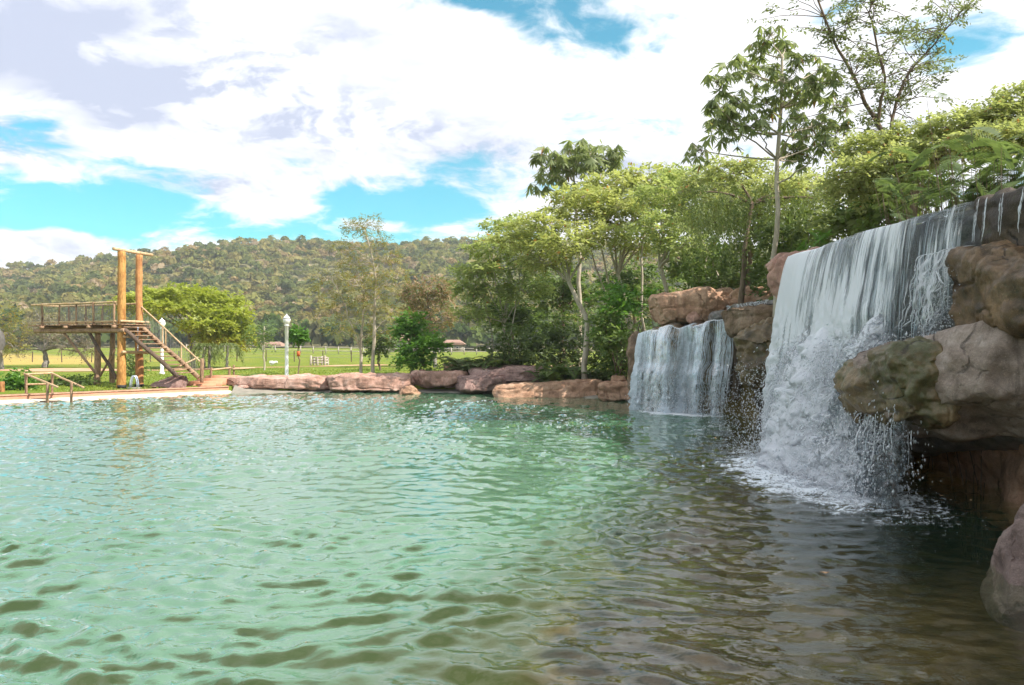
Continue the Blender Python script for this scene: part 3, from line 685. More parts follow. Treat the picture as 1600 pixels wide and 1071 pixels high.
rock('waterfall_rock', 'mossy dripping snout of rock under the main fall', np.array([(5.15, 10.2, 1.15), (5.9, 10.0, 1.05), (6.2, 12.5, 1.0), (5.08, 12.4, 1.0), (5.05, 10.3, 2.26), (5.9, 10.1, 2.4), (6.2, 12.5, 2.1), (4.98, 12.3, 1.92)]), M_snout, group=FR, seed=101, amp=.15, scale=.55, k=5, n=64, fine=.055, cuts=3)
rock('waterfall_rock', 'reddish boulder standing in the water at the right edge', np.array([(4.30, 6.95, -.5), (5.9, 6.5, -.5), (6.2, 8.2, -.5), (4.75, 8.0, -.5), (4.72, 7.1, .80), (6.0, 6.7, .92), (6.2, 8.2, .95), (4.9, 7.8, .88)]), rock_mat('reddish_grey_stone', (.13, .085, .072), (.23, .16, .138), (.32, .235, .205), palef=.4, rough=.75), group=FR, seed=104, amp=.10, scale=.6, k=5, n=52)

# ================================================================ FALLING WATER
def water_mat(name, su=7.0, sv=.30, lo=.40, hi=.62, base=(.96, .96, 1.0)):
    """broken white water: streaks along the fall (u across, v down, in metres), clear between them"""
    m, t, out = new_mat(name); uv = nn(t, 'ShaderNodeUVMap').outputs[0]
    den = nn(t, 'ShaderNodeSeparateColor', {0: nn(t, 'ShaderNodeAttribute', attribute_name='tint').outputs['Color']})
    a = noise(t, vscale(t, uv, (su * .7, sv * 1.3, 1)), 1.0, 7, .66, .55); b = noise(t, vscale(t, uv, (su * 3.2, sv * 3.2, 1)), 1.0, 5, .65, .5)
    c = noise(t, vscale(t, uv, (6, 4.2, 1)), 2.6, 8, .74, 1.1)
    s = mth(t, 'ADD', mth(t, 'MULTIPLY', a, .62), mth(t, 'MULTIPLY', b, .38))
    # green channel of the tint: how far the water has broken up into froth
    s = nn(t, 'ShaderNodeMix', {0: den.outputs[1], 2: s, 3: c}, data_type='FLOAT').outputs[0]
    s = mth(t, 'ADD', s, mth(t, 'MULTIPLY', mth(t, 'SUBTRACT', den.outputs[0], .5), .42))
    al = mrange(t, s, lo, hi, 0.0, .96)
    bm = bump(t, s, .8, .05)
    df = nn(t, 'ShaderNodeBsdfDiffuse', {'Color': (*base, 1), 'Normal': bm}); tl = nn(t, 'ShaderNodeBsdfTranslucent', {'Color': (*base, 1), 'Normal': bm})
    gl = nn(t, 'ShaderNodeBsdfGlossy', {'Color': (1, 1, 1, 1), 'Roughness': .12, 'Normal': bm})
    mx = nn(t, 'ShaderNodeMixShader', {0: .30, 1: df.outputs[0], 2: tl.outputs[0]})
    mx = nn(t, 'ShaderNodeMixShader', {0: .08, 1: mx.outputs[0], 2: gl.outputs[0]})
    tr = nn(t, 'ShaderNodeBsdfTransparent', {'Color': (.93, .96, .97, 1)})
    fr = nn(t, 'ShaderNodeFresnel', {'IOR': 1.33, 'Normal': bm}).outputs[0]
    cl = nn(t, 'ShaderNodeMixShader', {0: mth(t, 'MULTIPLY', fr, .6), 1: tr.outputs[0], 2: gl.outputs[0]})
    fin = nn(t, 'ShaderNodeMixShader', {0: al, 1: cl.outputs[0], 2: mx.outputs[0]})
    t.links.new(fin.outputs[0], out.inputs[0]); return m
M_fall = water_mat('white_water', 8.0, .26, .455, .575); M_fall2 = water_mat('thin_white_water', 9.0, .45, .46, .66, (.80, .88, .95))
m, t, out = new_mat('water_drops')
df = nn(t, 'ShaderNodeBsdfDiffuse', {'Color': (.97, .97, 1.0, 1)}); tl = nn(t, 'ShaderNodeBsdfTranslucent', {'Color': (.88, .91, .95, 1)}); gl = nn(t, 'ShaderNodeBsdfGlossy', {'Color': (1, 1, 1, 1), 'Roughness': .08})
mx = nn(t, 'ShaderNodeMixShader', {0: .45, 1: df.outputs[0], 2: tl.outputs[0]}); mx = nn(t, 'ShaderNodeMixShader', {0: .14, 1: mx.outputs[0], 2: gl.outputs[0]})
t.links.new(mx.outputs[0], out.inputs[0]); M_drop = m

def sheet(pathf, u0, u1, nu, nv, denf, seed, wav=.05):
    """pathf(u, s) -> xyz, s in 0..1 down the fall; denf(u, s, z) -> (density, froth)"""
    u = np.linspace(u0, u1, nu); s = np.linspace(0, 1, nv); uu, ss = np.meshgrid(u, s, indexing='ij'); uu = uu.ravel(); ss = ss.ravel()
    V = pathf(uu, ss)
    d = wav * fbm(np.c_[uu * 3.0, ss * 1.6, ss * 0 + seed], seed, 3)
    den, fro = denf(uu, ss, V[:, 2])
    d = d + fro * .16 * fbm(V * 3.2 + seed, seed + 60, 4, .62)
    V = V + np.c_[-np.abs(d) * 1.0, d * .4, d * .3 * fro] * (.2 + ss)[:, None]
    V[:, 2] = np.maximum(V[:, 2], -.02)
    i = np.arange(nu * nv).reshape(nu, nv); F = np.stack([i[:-1, :-1], i[1:, :-1], i[1:, 1:], i[:-1, 1:]], -1).reshape(-1, 4)
    uv = np.c_[uu + seed * 3.1, (V[0, 2] - V[:, 2]) + seed * 1.7]
    return V, F, uv, np.c_[den, fro, den * 0]
def strands(pathf, us, s0, s1, r0, r1, seed, nseg=20, wob=.035, sides=3):
    rr = np.random.default_rng(seed); parts = []
    for u in us:
        a = rr.uniform(*s0); b = rr.uniform(*s1)
        if b - a < .05: continue
        s = np.linspace(a, b, nseg); uu = np.full(nseg, u)
        q = np.c_[np.full(nseg, u * 9.1), s * 6, np.full(nseg, seed)]
        uu = uu + wob * fbm(q, seed, 3) * (.3 + s * 1.6)
        P_ = pathf(uu, s) + np.c_[-np.abs(wob * fbm(q + 7, seed + 1, 3)) * (.3 + s), s * 0, s * 0]
        r = rr.uniform(r0, r1) * (.45 + .8 * np.abs(fbm(q * 1.7 + 20, seed + 2, 2))) * np.minimum(1, np.minimum((s - a) / .04 + .2, (b - s) / .04 + .2))
        parts.append(tube(P_, r, sides, cap=False))
    return cat(parts)
OCT_V = A((1.1, 0, 0), (-.8, 0, 0), (0, .9, .5), (0, -.9, .5), (0, 0, -1)); OCT_F = np.array([(0, 2, 3), (0, 3, 4), (0, 4, 2), (1, 3, 2), (1, 4, 3), (1, 2, 4)])
def drops(P_, D, size, stretch):
    """little drops at P_, drawn out along D"""
    D = unit(D); ref = np.where(np.abs(D[:, 2:]) < .9, A(0, 0, 1), A(1, 0, 0)); S = unit(np.cross(D, ref)); U = np.cross(S, D)
    n = len(P_); size = np.broadcast_to(size, (n,)); stretch = np.broadcast_to(stretch, (n,))
    V = P_[:, None] + (OCT_V[None, :, :1] * (D * (size * stretch)[:, None])[:, None] + OCT_V[None, :, 1:2] * (S * size[:, None])[:, None] + OCT_V[None, :, 2:] * (U * size[:, None])[:, None])
    F = OCT_F[None] + (np.arange(n) * 5)[:, None, None]
    return V.reshape(-1, 3), F.reshape(-1, 3)
def ballistic(n, srcf, velf, tmax, size, stretch, seed, zmin=.01, keepf=None):
    rr = np.random.default_rng(seed); P0 = srcf(rr, n); v0 = velf(rr, n); tt = rr.uniform(0, tmax, n)
    P_ = P0 + v0 * tt[:, None] + A(0, 0, -4.9) * (tt ** 2)[:, None]; D = v0 + A(0, 0, -9.8) * tt[:, None]
    k = P_[:, 2] > zmin
    if keepf is not None: k &= keepf(P_)
    P_ = P_[k]; D = D[k]
    sz = rr.uniform(size[0] ** .5, size[1] ** .5, len(P_)) ** 2
    return drops(P_, D, sz, rr.uniform(*stretch, len(P_)))

# ---- main fall
LIPZ = 4.20
def lipx(y): return 6.30 + .05 * np.sin(y * 1.7) + .03 * np.sin(y * 4.1) + .10 * sstep(12.4, 10.6, y)
def main_path(y, s):
    """down the wall, breaking on the ledge in the middle and leaping out from it"""
    over = np.clip(s / .07, 0, 1); q = np.clip((s - .07) / .93, 0, 1)
    z = LIPZ + .03 - .07 * over ** 2 - (LIPZ - .02) * (q ** 1.25 * .35 + q * .65)
    x = lipx(y) + .42 * (1 - over) - .10 * over
    fall = np.clip(LIPZ - z, 0, None); x = x - .30 * np.sqrt(fall) * (.55 + .45 * sstep(12.0, 15.0, y))
    hit = 2.15 + .30 * np.sin(y * 3.1) + .35 * fbm(np.c_[y * 2.1, y * 0, y * 0], 407, 3)
    w_ = sstep(16.6, 15.0, y); below = np.clip(hit - z, 0, None)
    x = x - w_ * (.44 * np.sqrt(below) + .06 * below)
    bulge = .04 * np.exp(-((z - 2.75) / .35) ** 2) * np.exp(-((y - 13.2) / 1.0) ** 2)
    return np.c_[x - bulge, y + 0 * s - .22 * below * w_, np.maximum(z, .0)]
def main_den(y, s, z):
    thin = sstep(13.2, 11.6, y)
    den = .64 - .27 * thin + .34 * fbm(np.c_[y * 1.1, s * 1.7, s * 0], 401, 4, .6) + .10 * np.sin(y * 2.3) + .06 * np.sin(y * 6.1)
    low = sstep(2.6, 1.7, z + .5 * fbm(np.c_[y * 2.3, s * 3, s * 0], 409, 3)) * sstep(16.6, 15.0, y)
    den = den - .55 * sstep(12.0, 11.3, y) * sstep(2.4, 2.0, z) + .10 * low + .05 * sstep(3.8, 1.0, z) - .25 * sstep(11.0, 10.75, y) - .2 * sstep(16.9, 17.15, y)
    return den, np.clip(.95 * low + .35 * sstep(3.6, 2.2, z) * (1 + fbm(np.c_[y * 1.7, s * 2, s * 0], 411, 3)), 0, 1)
W = thing('waterfall', 'tall wide main waterfall crashing white into the pool', 'waterfall', (5.2, 13.5, 0))
for k, (sd_, off) in enumerate(((1, 0.0), (2, .05), (3, -.05))):
    f = lambda y, s, off=off: main_path(y, s) + np.c_[-off * (1 + s), s * 0, s * 0]
    V, F, uv, c = sheet(f, 10.78, 17.15, 170, 100, main_den, sd_, .07)
    obj('water_sheet', V, F, M_fall, W, smooth=True, uv=uv, col=c)
rr = np.random.default_rng(5)
V, F = strands(main_path, np.r_[rr.uniform(12.4, 17.1, 520), rr.uniform(10.9, 12.6, 26)], (.0, .45), (.35, .8), .004, .012, 6)
obj('water_strands', V, F, M_drop, W, smooth=True, kind='stuff')
# froth thrown outwards from the ledge
def core(r, n):
    y = r.uniform(10.9, 16.2, n) ; z = r.uniform(.9, 2.3, n)
    return np.c_[lipx(y) - .65 - .30 * (2.3 - z), y, z]
parts = [ballistic(21000, core, lambda r, n: np.c_[-np.abs(r.normal(.5, .45, n)), r.normal(-.3, .5, n), r.normal(.25, .8, n)], .75, (.004, .017), (1.0, 3.2), 31),
         ballistic(7000, lambda r, n: np.c_[r.uniform(4.6, 5.6, n), r.uniform(10.8, 16.6, n), np.full(n, .02)], lambda r, n: np.c_[r.normal(-.35, .7, n), r.normal(-.2, .7, n), np.abs(r.normal(1.2, .9, n))], .5, (.004, .014), (1.0, 2.2), 32),
         ballistic(2600, lambda r, n: np.c_[r.uniform(5.0, 6.0, n), r.uniform(15.5, 18.6, n), r.uniform(.3, 1.8, n)], lambda r, n: np.c_[r.normal(-.7, .6, n), r.normal(.9, .9, n), r.normal(.6, .8, n)], .7, (.004, .014), (1.0, 2.0), 33),
         ballistic(900, lambda r, n: np.c_[r.uniform(5.75, 6.05, n), r.uniform(10.5, 11.2, n), r.uniform(2.3, 3.3, n)], lambda r, n: np.c_[r.normal(-.3, .3, n), r.normal(0, .4, n), r.normal(.3, .5, n)], .35, (.004, .012), (1.0, 2.5), 34)]
V, F = cat(parts); obj('spray', V, F, M_drop, W, smooth=True, kind='stuff')
# long ropes of water flung out in arcs
rp = []
rr = np.random.default_rng(41)
for i in range(230):
    y = rr.uniform(11.2, 16.2); z = rr.uniform(1.2, 2.25); p0 = A(lipx(y) - .72 - .25 * (2.2 - z), y, z); v0 = A(-abs(rr.normal(.5, .35)), rr.normal(-.25, .35), rr.normal(.35, .7))
    t1 = rr.uniform(.03, .35); t2 = t1 + rr.uniform(.06, .30); tt = np.linspace(t1, t2, 12)
    P_ = p0 + v0 * tt[:, None] + A(0, 0, -4.9) * (tt ** 2)[:, None]; P_ = P_ + .02 * np.c_[vnoise(P_ * 9, 3), vnoise(P_ * 9, 4), vnoise(P_ * 9, 5)]
    if P_[-1, 2] < .03: continue
    rp.append(tube(P_, rr.uniform(.004, .013) * np.sin(np.linspace(.25, 2.9, 12)), 4, cap=False))
V, F = cat(rp); obj('water_arcs', V, F, M_drop, W, smooth=True, kind='stuff')
# churned froth where it lands
rr = np.random.default_rng(43); n = 5200
ang = rr.uniform(0, 6.283, n); rad = np.abs(rr.normal(0, .5, n)); P_ = np.c_[4.95 + .95 * rad * np.cos(ang), 13.2 + 3.6 * rad * np.sin(ang), np.zeros(n)]
P_[:, 2] = waveh(P_[:, 0], P_[:, 1]) + .01
V, F = drops(P_, np.c_[rr.normal(size=(n, 2)), np.zeros(n)], rr.uniform(.006, .024, n) * np.clip(1.4 - rad, .3, 1), rr.uniform(1, 2.4, n))
obj('froth', V, F, M_drop, W, smooth=True, kind='stuff')

# ---- drips off the mossy snout, trickles on the dark wall and the little fall on the step
D = thing('dripping_water', 'beaded drips falling from the mossy snout of rock', 'dripping water', (5.1, 11, 0))
rr = np.random.default_rng(51); ps, ds = [], []; tb = []
for i in range(30):
    x = 5.12 + rr.uniform(-.12, .22); y = rr.uniform(10.25, 12.2); z0 = rr.uniform(1.05, 1.45); nb = rr.integers(8, 26)
    zz = np.sort(rr.uniform(.03, z0, nb)); ps.append(np.c_[x + .02 * rr.normal(size=nb), y + .02 * rr.normal(size=nb), zz]); ds.append(np.tile(A(0.02, 0, -1), (nb, 1)))
    L = rr.uniform(.2, .8); tt = np.linspace(0, 1, 12); P_ = np.c_[x + .012 * vnoise(np.c_[tt * 4, tt * 0 + i, tt * 0], 1) , y + .02 * vnoise(np.c_[tt * 4, tt * 0 + i, tt * 0 + 3], 2), z0 - .02 - tt * L]
    tb.append(tube(P_, rr.uniform(.002, .005) * (.5 + np.abs(vnoise(np.c_[tt * 7, tt * 0 + i, tt * 0], 8))), 4, cap=False))
ps = np.concatenate(ps); ds = np.concatenate(ds)
V, F = drops(ps, ds, rr.uniform(.004, .011, len(ps)), rr.uniform(1.2, 3.5, len(ps))); obj('drop', V, F, M_drop, D, smooth=True, kind='stuff')
V, F = cat(tb); obj('drip_strand', V, F, M_drop, D, smooth=True, kind='stuff')
def step_path(u, s):
    z = 3.56 - 1.15 * s ** 1.2; x = 6.02 - .30 * np.sqrt(s) - .05 * np.sin(u * 9); return np.c_[x + .35 * np.clip(.08 - s, 0, 1) / .08, u, z]
S = thing('waterfall', 'short broken cascade spilling over the mossy rock step', 'waterfall', (5.8, 10.8, 2.4))
rr = np.random.default_rng(53); V, F = strands(step_path, np.r_[rr.normal(10.72, .07, 70), rr.normal(11.12, .07, 60)], (0, .6), (.3, 1), .003, .010, 17, wob=.05); obj('water_strands', V, F, M_drop, S, smooth=True, kind='stuff')
def trick_path(u, s): return np.c_[6.28 - .08 * np.sqrt(s) + 0 * u, u + .006 * np.sin(s * 7 + u * 5), LIPZ - .02 - .62 * s]
T = thing('trickling_water', 'thin trickles running down the dark rock right of the main fall', 'trickling water', (6.4, 9.6, 3.6))
V, F = strands(trick_path, np.concatenate([c_ + rng.normal(0, .025, 9) for c_ in (9.2, 9.56, 9.97, 10.3, 10.5)]), (0, .5), (.3, 1), .0015, .0055, 23, wob=.006); obj('water_strands', V, F, M_drop, T, smooth=True, kind='stuff')

# ---- side fall
SA, SB = A(4.5, 27.05), A(7.08, 24.72)
def side_path(u, s):
    """u 0..1 from the far left end of the lip to the near right end"""
    b = SA + (SB - SA) * u[:, None]; nrm = unit(A(SA[1] - SB[1], SB[0] - SA[0]) * -1.0)
    nz = fbm(np.c_[u * 9, u * 0, u * 0], 301, 3); step = .9 * fbm(np.c_[u * 7 + 3, u * 0, u * 0], 305, 3)
    top = 2.80 + .27 * u + .09 * nz - .10 * (u < .24) + .05 * (u > .62)
    z = top * (1 - (.55 * s + .45 * s ** 1.6)); fall = top - z
    hit = sstep(1.7, 1.2, z) * .12
    out_ = .10 + .24 * np.sqrt(fall) + step * .25 * sstep(0, .3, s) + hit - .35 * np.clip(.05 - s, 0, 1) / .05
    return np.c_[b - nrm * -1 * 0 + np.c_[-np.abs(nrm[0]) * out_, -np.abs(nrm[1]) * out_], np.maximum(z, .0)]
W2 = thing('waterfall', 'low side fall of thin bluish strands under the pink caprock', 'waterfall', (5.4, 25.6, 0))
def side_den(u, s, z): return .34 + .46 * fbm(np.c_[u * 11 + 2, s * .4, u * 0], 311, 4) - .4 * np.exp(-((u - .27) / .022) ** 2) - .3 * np.exp(-((u - .74) / .02) ** 2) + .12 * sstep(.5, .0, z), .22 + .3 * s
for k in (0, 1):
    V, F, uv, c = sheet(side_path, 0.0, 1.0, 130, 70, side_den, 31 + k, .07); uv[:, 0] *= 3.4
    obj('water_sheet', V + A(-.04 * k, -.04 * k, 0), F, M_fall2, W2, smooth=True, uv=uv, col=c)
rr = np.random.default_rng(61); V, F = strands(side_path, rr.uniform(0, 1, 420), (0, .5), (.3, 1), .005, .016, 37, wob=.02, nseg=18); obj('water_strands', V, F, M_drop, W2, smooth=True, kind='stuff')
def s_src(r, n):
    u = r.uniform(0, 1, n); p = side_path(u, r.uniform(.55, 1, n)); return p
V, F = cat([ballistic(4500, s_src, lambda r, n: np.c_[r.normal(-.25, .3, n), r.normal(-.25, .3, n), r.normal(.1, .5, n)], .5, (.006, .018), (1, 3), 63)])
obj('spray', V, F, M_drop, W2, smooth=True, kind='stuff')
def up_path(u, s): return np.c_[6.35 + 1.9 * u - .05, 23.8 - 1.35 * u - .08, 3.42 + .24 * u - .28 * s]
U = thing('trickling_water', 'thin film of water sliding over the upper wet ledge', 'trickling water', (7.2, 23, 3.1))
rr = np.random.default_rng(65); V, F = strands(up_path, np.r_[rr.uniform(.1, .95, 36), rr.normal(.45, .04, 6), rr.normal(.85, .04, 8)], (0, .2), (.4, 1), .008, .02, 43, nseg=10, wob=.03); obj('water_strands', V, F, M_drop, U, smooth=True, kind='stuff')

# ================================================================ TREES AND PLANTS
def quads(P_, Dd, N, L, Wd, fold=.0):
    """pointed leaves: base at P_, along Dd, facing N"""
    Dd = unit(Dd); S = unit(np.cross(Dd, N)); n = len(P_)
    L = np.broadcast_to(L, (n,))[:, None]; Wd = np.broadcast_to(Wd, (n,))[:, None]
    NN = np.cross(S, Dd)
    V = np.stack([P_, P_ + Dd * L * .5 + S * Wd * .5 - NN * fold * L, P_ + Dd * L - NN * fold * L * 1.5, P_ + Dd * L * .5 - S * Wd * .5 - NN * fold * L], 1)
    return V.reshape(-1, 3), np.arange(n * 4).reshape(n, 4)
def sprays(P_, Dd, rr, L=.5, k=7, ll=.16, lw=.07, droop=.25, up=1.3):
    """compound leaves: k leaflets to each side of a twig"""
    n = len(P_); Dd = unit(Dd); N = unit(A(0, 0, 1) * up + rr.normal(size=(n, 3)) * .45); S = unit(np.cross(Dd, N))
    out_ = []
    Ls = L * rr.uniform(.65, 1.25, n)
    for i in range(k):
        f = (i + .6) / k; base = P_ + Dd * (Ls * f)[:, None] - A(0, 0, 1) * (droop * Ls * f * f)[:, None]
        for sg in (-1, 1):
            d = unit(Dd * .55 + S * sg + rr.normal(size=(n, 3)) * .25 - A(0, 0, droop * .8))
            sz = ll * (1 - .35 * abs(f - .45)) * rr.uniform(.7, 1.25, n)
            out_.append(quads(base, d, N + rr.normal(size=(n, 3)) * .3, sz, sz * lw / ll))
    return cat(out_)
def clump_pts(c, r, n, rr, shell=.45):
    d = unit(rr.normal(size=(n, 3))); rad = rr.uniform(shell, 1, n) ** .7
    return A(*c) + d * rad[:, None] * A(*r), d
def bez(p0, p1, p2, n=8):
    t = np.linspace(0, 1, n)[:, None]; return (1 - t) ** 2 * p0 + 2 * t * (1 - t) * p1 + t * t * p2
def wiggle(P_, amp, seed):
    n = len(P_); t = np.arange(n); e = np.sin(np.linspace(0, np.pi, n))[:, None]
    return P_ + amp * e * np.c_[vnoise(np.c_[t * .7, t * 0 + seed, t * 0], 1), vnoise(np.c_[t * .7, t * 0 + seed, t * 0], 2), .5 * vnoise(np.c_[t * .7, t * 0 + seed, t * 0], 3)]
class Tree:
    def __init__(self, name, label, base, bark, leaf, seed, category='tree', group=None):
        self.root = thing(name, label, category, base, group); self.b = A(*base); self.bark = bark; self.leaf = leaf
        self.rr = np.random.default_rng(seed); self.seed = seed; self.wood = []; self.green = []; self.twigs = []
    def limb(self, pts, r0, r1, n=7, wig=.08, m=10):
        pts = np.asarray(pts, float)
        t = np.r_[0, np.cumsum(np.linalg.norm(np.diff(pts, axis=0), axis=1))]; u = np.linspace(0, t[-1], m)
        P_ = np.c_[[np.interp(u, t, pts[:, k]) for k in range(3)]].T
        for _ in range(2): P_[1:-1] = .25 * P_[:-2] + .5 * P_[1:-1] + .25 * P_[2:]
        P_ = wiggle(P_, wig, self.seed + len(self.wood)); self.wood.append(tube(P_, np.linspace(r0, r1, m), n, .12, self.seed, cap=False)); return P_
    def fork(self, p, tips, r0, r1=.012, lift=.35, n=5):
        p = A(*p)
        for q in tips:
            q = A(*q); mid = p + (q - p) * .5 + A(0, 0, 1) * np.linalg.norm(q - p) * lift * .35
            P_ = wiggle(bez(p, mid, q, 8), .05 * np.linalg.norm(q - p), self.seed + len(self.wood)); self.wood.append(tube(P_, np.linspace(r0, r1, 8), n, cap=False))
    def clump(self, c, r, n, k=5, shell=.35, twig=True, **kw):
        """foliage in one pad of the crown, with twigs running into it"""
        P_, d = clump_pts(c, r, n, self.rr, shell)
        dd = unit(d * A(1, 1, .35) + self.rr.normal(size=(n, 3)) * .5); self.green.append(sprays(P_, dd, self.rr, k=k, **kw))
        if twig:
            q, _ = clump_pts(c, A(*r) * .85, 6, self.rr, .5); self.fork(A(*c) - A(0, 0, r[2] * .6), q, .02, .006, .1, 4)
    def done(self, bits=True):
        low = self.root['category'] in ('shrub', 'fern')
        if self.wood: V, F = cat(self.wood); obj('stems' if low else 'trunk', V, F, self.bark, self.root, smooth=True, kind='stuff' if low else None)
        if self.green: V, F = cat(self.green); obj('foliage' if low else 'crown', V, F, self.leaf, self.root, kind='stuff' if low else None)
        return self.root
def umbrella(name, label, base, forkp, pads, bark, leaf, seed, r=.16, n=260, k=5, group=None, twigl=.55, ll=.17, lw=.075, extra=None, trunk=None, **kw):
    """flat-topped tree: trunk to a fork, limbs to each pad (x, y, z, rx, ry, rz)"""
    T = Tree(name, label, base, bark, leaf, seed, group=group)
    T.limb(trunk if trunk is not None else [base, (A(*base) + A(*forkp)) / 2 + T.rr.normal(size=3) * .1, forkp], r, r * .62, 8, .12)
    for p in pads:
        c = A(*p[:3]); rad = p[3:6]; vol = rad[0] * rad[1]
        T.fork(forkp, [c - A(0, 0, rad[2] * .8)], r * .42, .02, .5, 6)
        T.clump(c, rad, int(.95 * n * (p[6] if len(p) > 6 else 1)), k, L=twigl, ll=ll * 1.2, lw=lw * 1.32, **kw)
    for st in (extra or ()):
        T.limb(st, r * .6, r * .25, 6, .1)
    return T.done()
B_pale = bark_mat('pale_bark', (.32, .26, .19), (.58, .50, .40)); B_brown = bark_mat('brown_bark', (.11, .075, .05), (.25, .18, .13)); B_grey = bark_mat('grey_bark', (.14, .12, .10), (.32, .28, .25))
L_lime = leaf_mat('lime_leaves', (.24, .285, .04), (.45, .48, .08), .5)
L_umb = leaf_mat('yellow_green_leaves', (.25, .285, .09), (.52, .53, .21), .55, (.42, .20, .06), .012)
L_umb2 = leaf_mat('fresh_green_leaves', (.21, .265, .095), (.46, .50, .20), .55, (.42, .20, .06), .008)
L_gold = leaf_mat('golden_green_leaves', (.22, .25, .09), (.45, .47, .20), .55, (.45, .20, .06), .012)
L_cec = leaf_mat('cecropia_leaves', (.14, .18, .065), (.33, .37, .145), .5, (.30, .16, .05), .02)
L_dark = leaf_mat('dark_green_leaves', (.07, .11, .038), (.19, .245, .08), .42)
L_bush = leaf_mat('bush_leaves', (.09, .145, .04), (.22, .29, .08), .42)
L_bright = leaf_mat('bright_bush_leaves', (.08, .20, .03), (.20, .36, .055), .42)
L_olive = leaf_mat('olive_leaves', (.16, .155, .04), (.34, .31, .08), .42, (.42, .24, .05), .06)
L_rust = leaf_mat('rusty_leaves', (.20, .14, .07), (.46, .30, .20), .4, (.16, .20, .05), .35)
L_ash = leaf_mat('ashen_leaves', (.15, .115, .08), (.27, .22, .15), .3)
L_fern = leaf_mat('fern_leaves', (.05, .09, .022), (.14, .20, .045), .35)
L_silver = leaf_mat('silver_green_leaves', (.12, .15, .055), (.27, .30, .14), .42)
L_hang = leaf_mat('drooping_leaves', (.10, .14, .035), (.24, .28, .085), .42)
def at(x, y, Y): return tuple(px(x, y, Y))
def pads_px(lst, Y):
    """pads given as (x, y, half width, half height in pixels, depth offset, amount)"""
    o = []
    for x, y, hw, hh, dy, am in lst:
        d = Y + dy; c = px(x, y, d); rx = hw / FPX * d; rz = hh / FPX * d
        o.append((*c, rx, max(rx * .75, .5), max(rz, .12), am))
    return o
def gbase(x, Y, dz=-.05): 
    X = (x - HX) / FPX * Y; return (X, Y, gzs(X, Y) + dz)

# ---- left half
umbrella('umbrella_tree', 'bright lime umbrella tree behind the diving tower', gbase(285, 62), at(292, 520, 62),
    pads_px([(285, 458, 62, 6, 0, 1.1), (228, 468, 46, 6, -1, .8), (335, 470, 50, 6, 1, .9), (188, 478, 26, 5, 0, .35), (270, 480, 50, 7, -2, .8), (352, 490, 40, 7, -1, .8), (325, 505, 44, 8, -2, .8), (368, 512, 26, 7, 0, .5), (340, 528, 34, 8, -1, .5), (378, 530, 16, 6, 0, .25)], 62),
    B_grey, L_lime, 301, r=.2, n=330, ll=.26, lw=.13, twigl=.7, trunk=[gbase(302, 62), at(303, 555, 62), at(294, 520, 62)])
for i, (x, y0, lab) in enumerate(((318, 571, 'thin post-like trunk left of the pair under the lime tree'), (327, 573, 'thin dark trunk at the centre under the lime tree'), (355, 571, 'palm-like pale trunk at the right under the lime tree'))):
    T = Tree('small_tree', lab, gbase(x, 58), B_grey, L_hang, 310 + i); T.limb([gbase(x, 58), at(x + 1, 540, 58)], .11, .07)
    for q in range(22):
        a = T.rr.uniform(0, 6.28); tip = A(*at(x + 1, 540, 58)); d = A(math.cos(a), math.sin(a), .6); e = tip + d * .5; g_ = e + A(math.cos(a) * .5, math.sin(a) * .5, -T.rr.uniform(.5, 1.4))
        P_ = bez(tip, e + A(0, 0, .2), g_, 6); T.green.append(sprays(P_[1:], np.gradient(P_, axis=0)[1:], T.rr, L=.3, k=4, ll=.25, lw=.06, droop=.8))
    T.done()
umbrella('ashen_tree', 'broad ashen half-bare tree on the dry field at left', gbase(70, 66), at(68, 548, 66),
    pads_px([(70, 515, 45, 14, 0, 1), (35, 530, 28, 14, 1, .7), (110, 530, 35, 16, -1, .8), (85, 505, 40, 10, 1, .7), (128, 545, 18, 10, 0, .4), (18, 545, 15, 10, 0, .3)], 66),
    B_grey, L_ash, 320, r=.26, n=230, ll=.14, lw=.05, twigl=.8, k=6)
umbrella('olive_tree', 'tall olive-brown tree at the left edge above the ashen one', gbase(4, 60), at(3, 530, 60),
    pads_px([(5, 490, 26, 18, 0, 1), (22, 510, 24, 16, 1, 1), (0, 520, 20, 16, -1, .8), (26, 540, 16, 12, 0, .6)], 60), B_grey, L_olive, 325, r=.15, n=75, ll=.17, lw=.07)
# tall slender pair by the bank
def slender(T):
    pass
T = Tree('slender_tree', 'tall sparse olive tree with its taller trunk by the far bank', gbase(580, 41), B_pale, L_olive, 330)
P_ = T.limb([gbase(582, 41), at(584, 520, 41), at(588, 450, 41), at(583, 400, 41), at(570, 362, 41)], .11, .03, 7, .06, 16)
for (x, y, hw, hh, am) in ((572, 350, 26, 12, 1.1), (552, 356, 20, 8, .6), (586, 372, 24, 10, .6), (545, 385, 24, 10, .5), (605, 400, 24, 12, .6), (560, 410, 30, 10, .5), (620, 430, 22, 10, .5), (600, 455, 28, 12, .6), (565, 450, 28, 12, .6), (612, 490, 28, 12, .7), (590, 425, 26, 12, .6)):
    c = px(x, y, 41 + T.rr.uniform(-1, 1)); j = int(np.argmin(np.abs(P_[:, 2] - (c[2] - .7)))); T.fork(P_[j], [c], .03, .008, .2, 5)
    T.clump(c, (hw / FPX * 41, hw / FPX * 32, hh / FPX * 41), int(85 * am), 5, L=.45, ll=.16, lw=.05, droop=.35)
T.done()
T = Tree('slender_tree', 'lower sparse olive tree leaning left of the taller one', gbase(563, 41.5), B_pale, L_olive, 333)
P_ = T.limb([gbase(564, 41.5), at(563, 545, 41.5), at(566, 500, 41.5), at(570, 450, 41.5)], .10, .03, 7, .06, 12)
Q_ = T.limb([at(563, 545, 41.5), at(548, 505, 41.5), at(538, 470, 41.5), at(520, 440, 41.5)], .06, .015, 6, .08, 10)
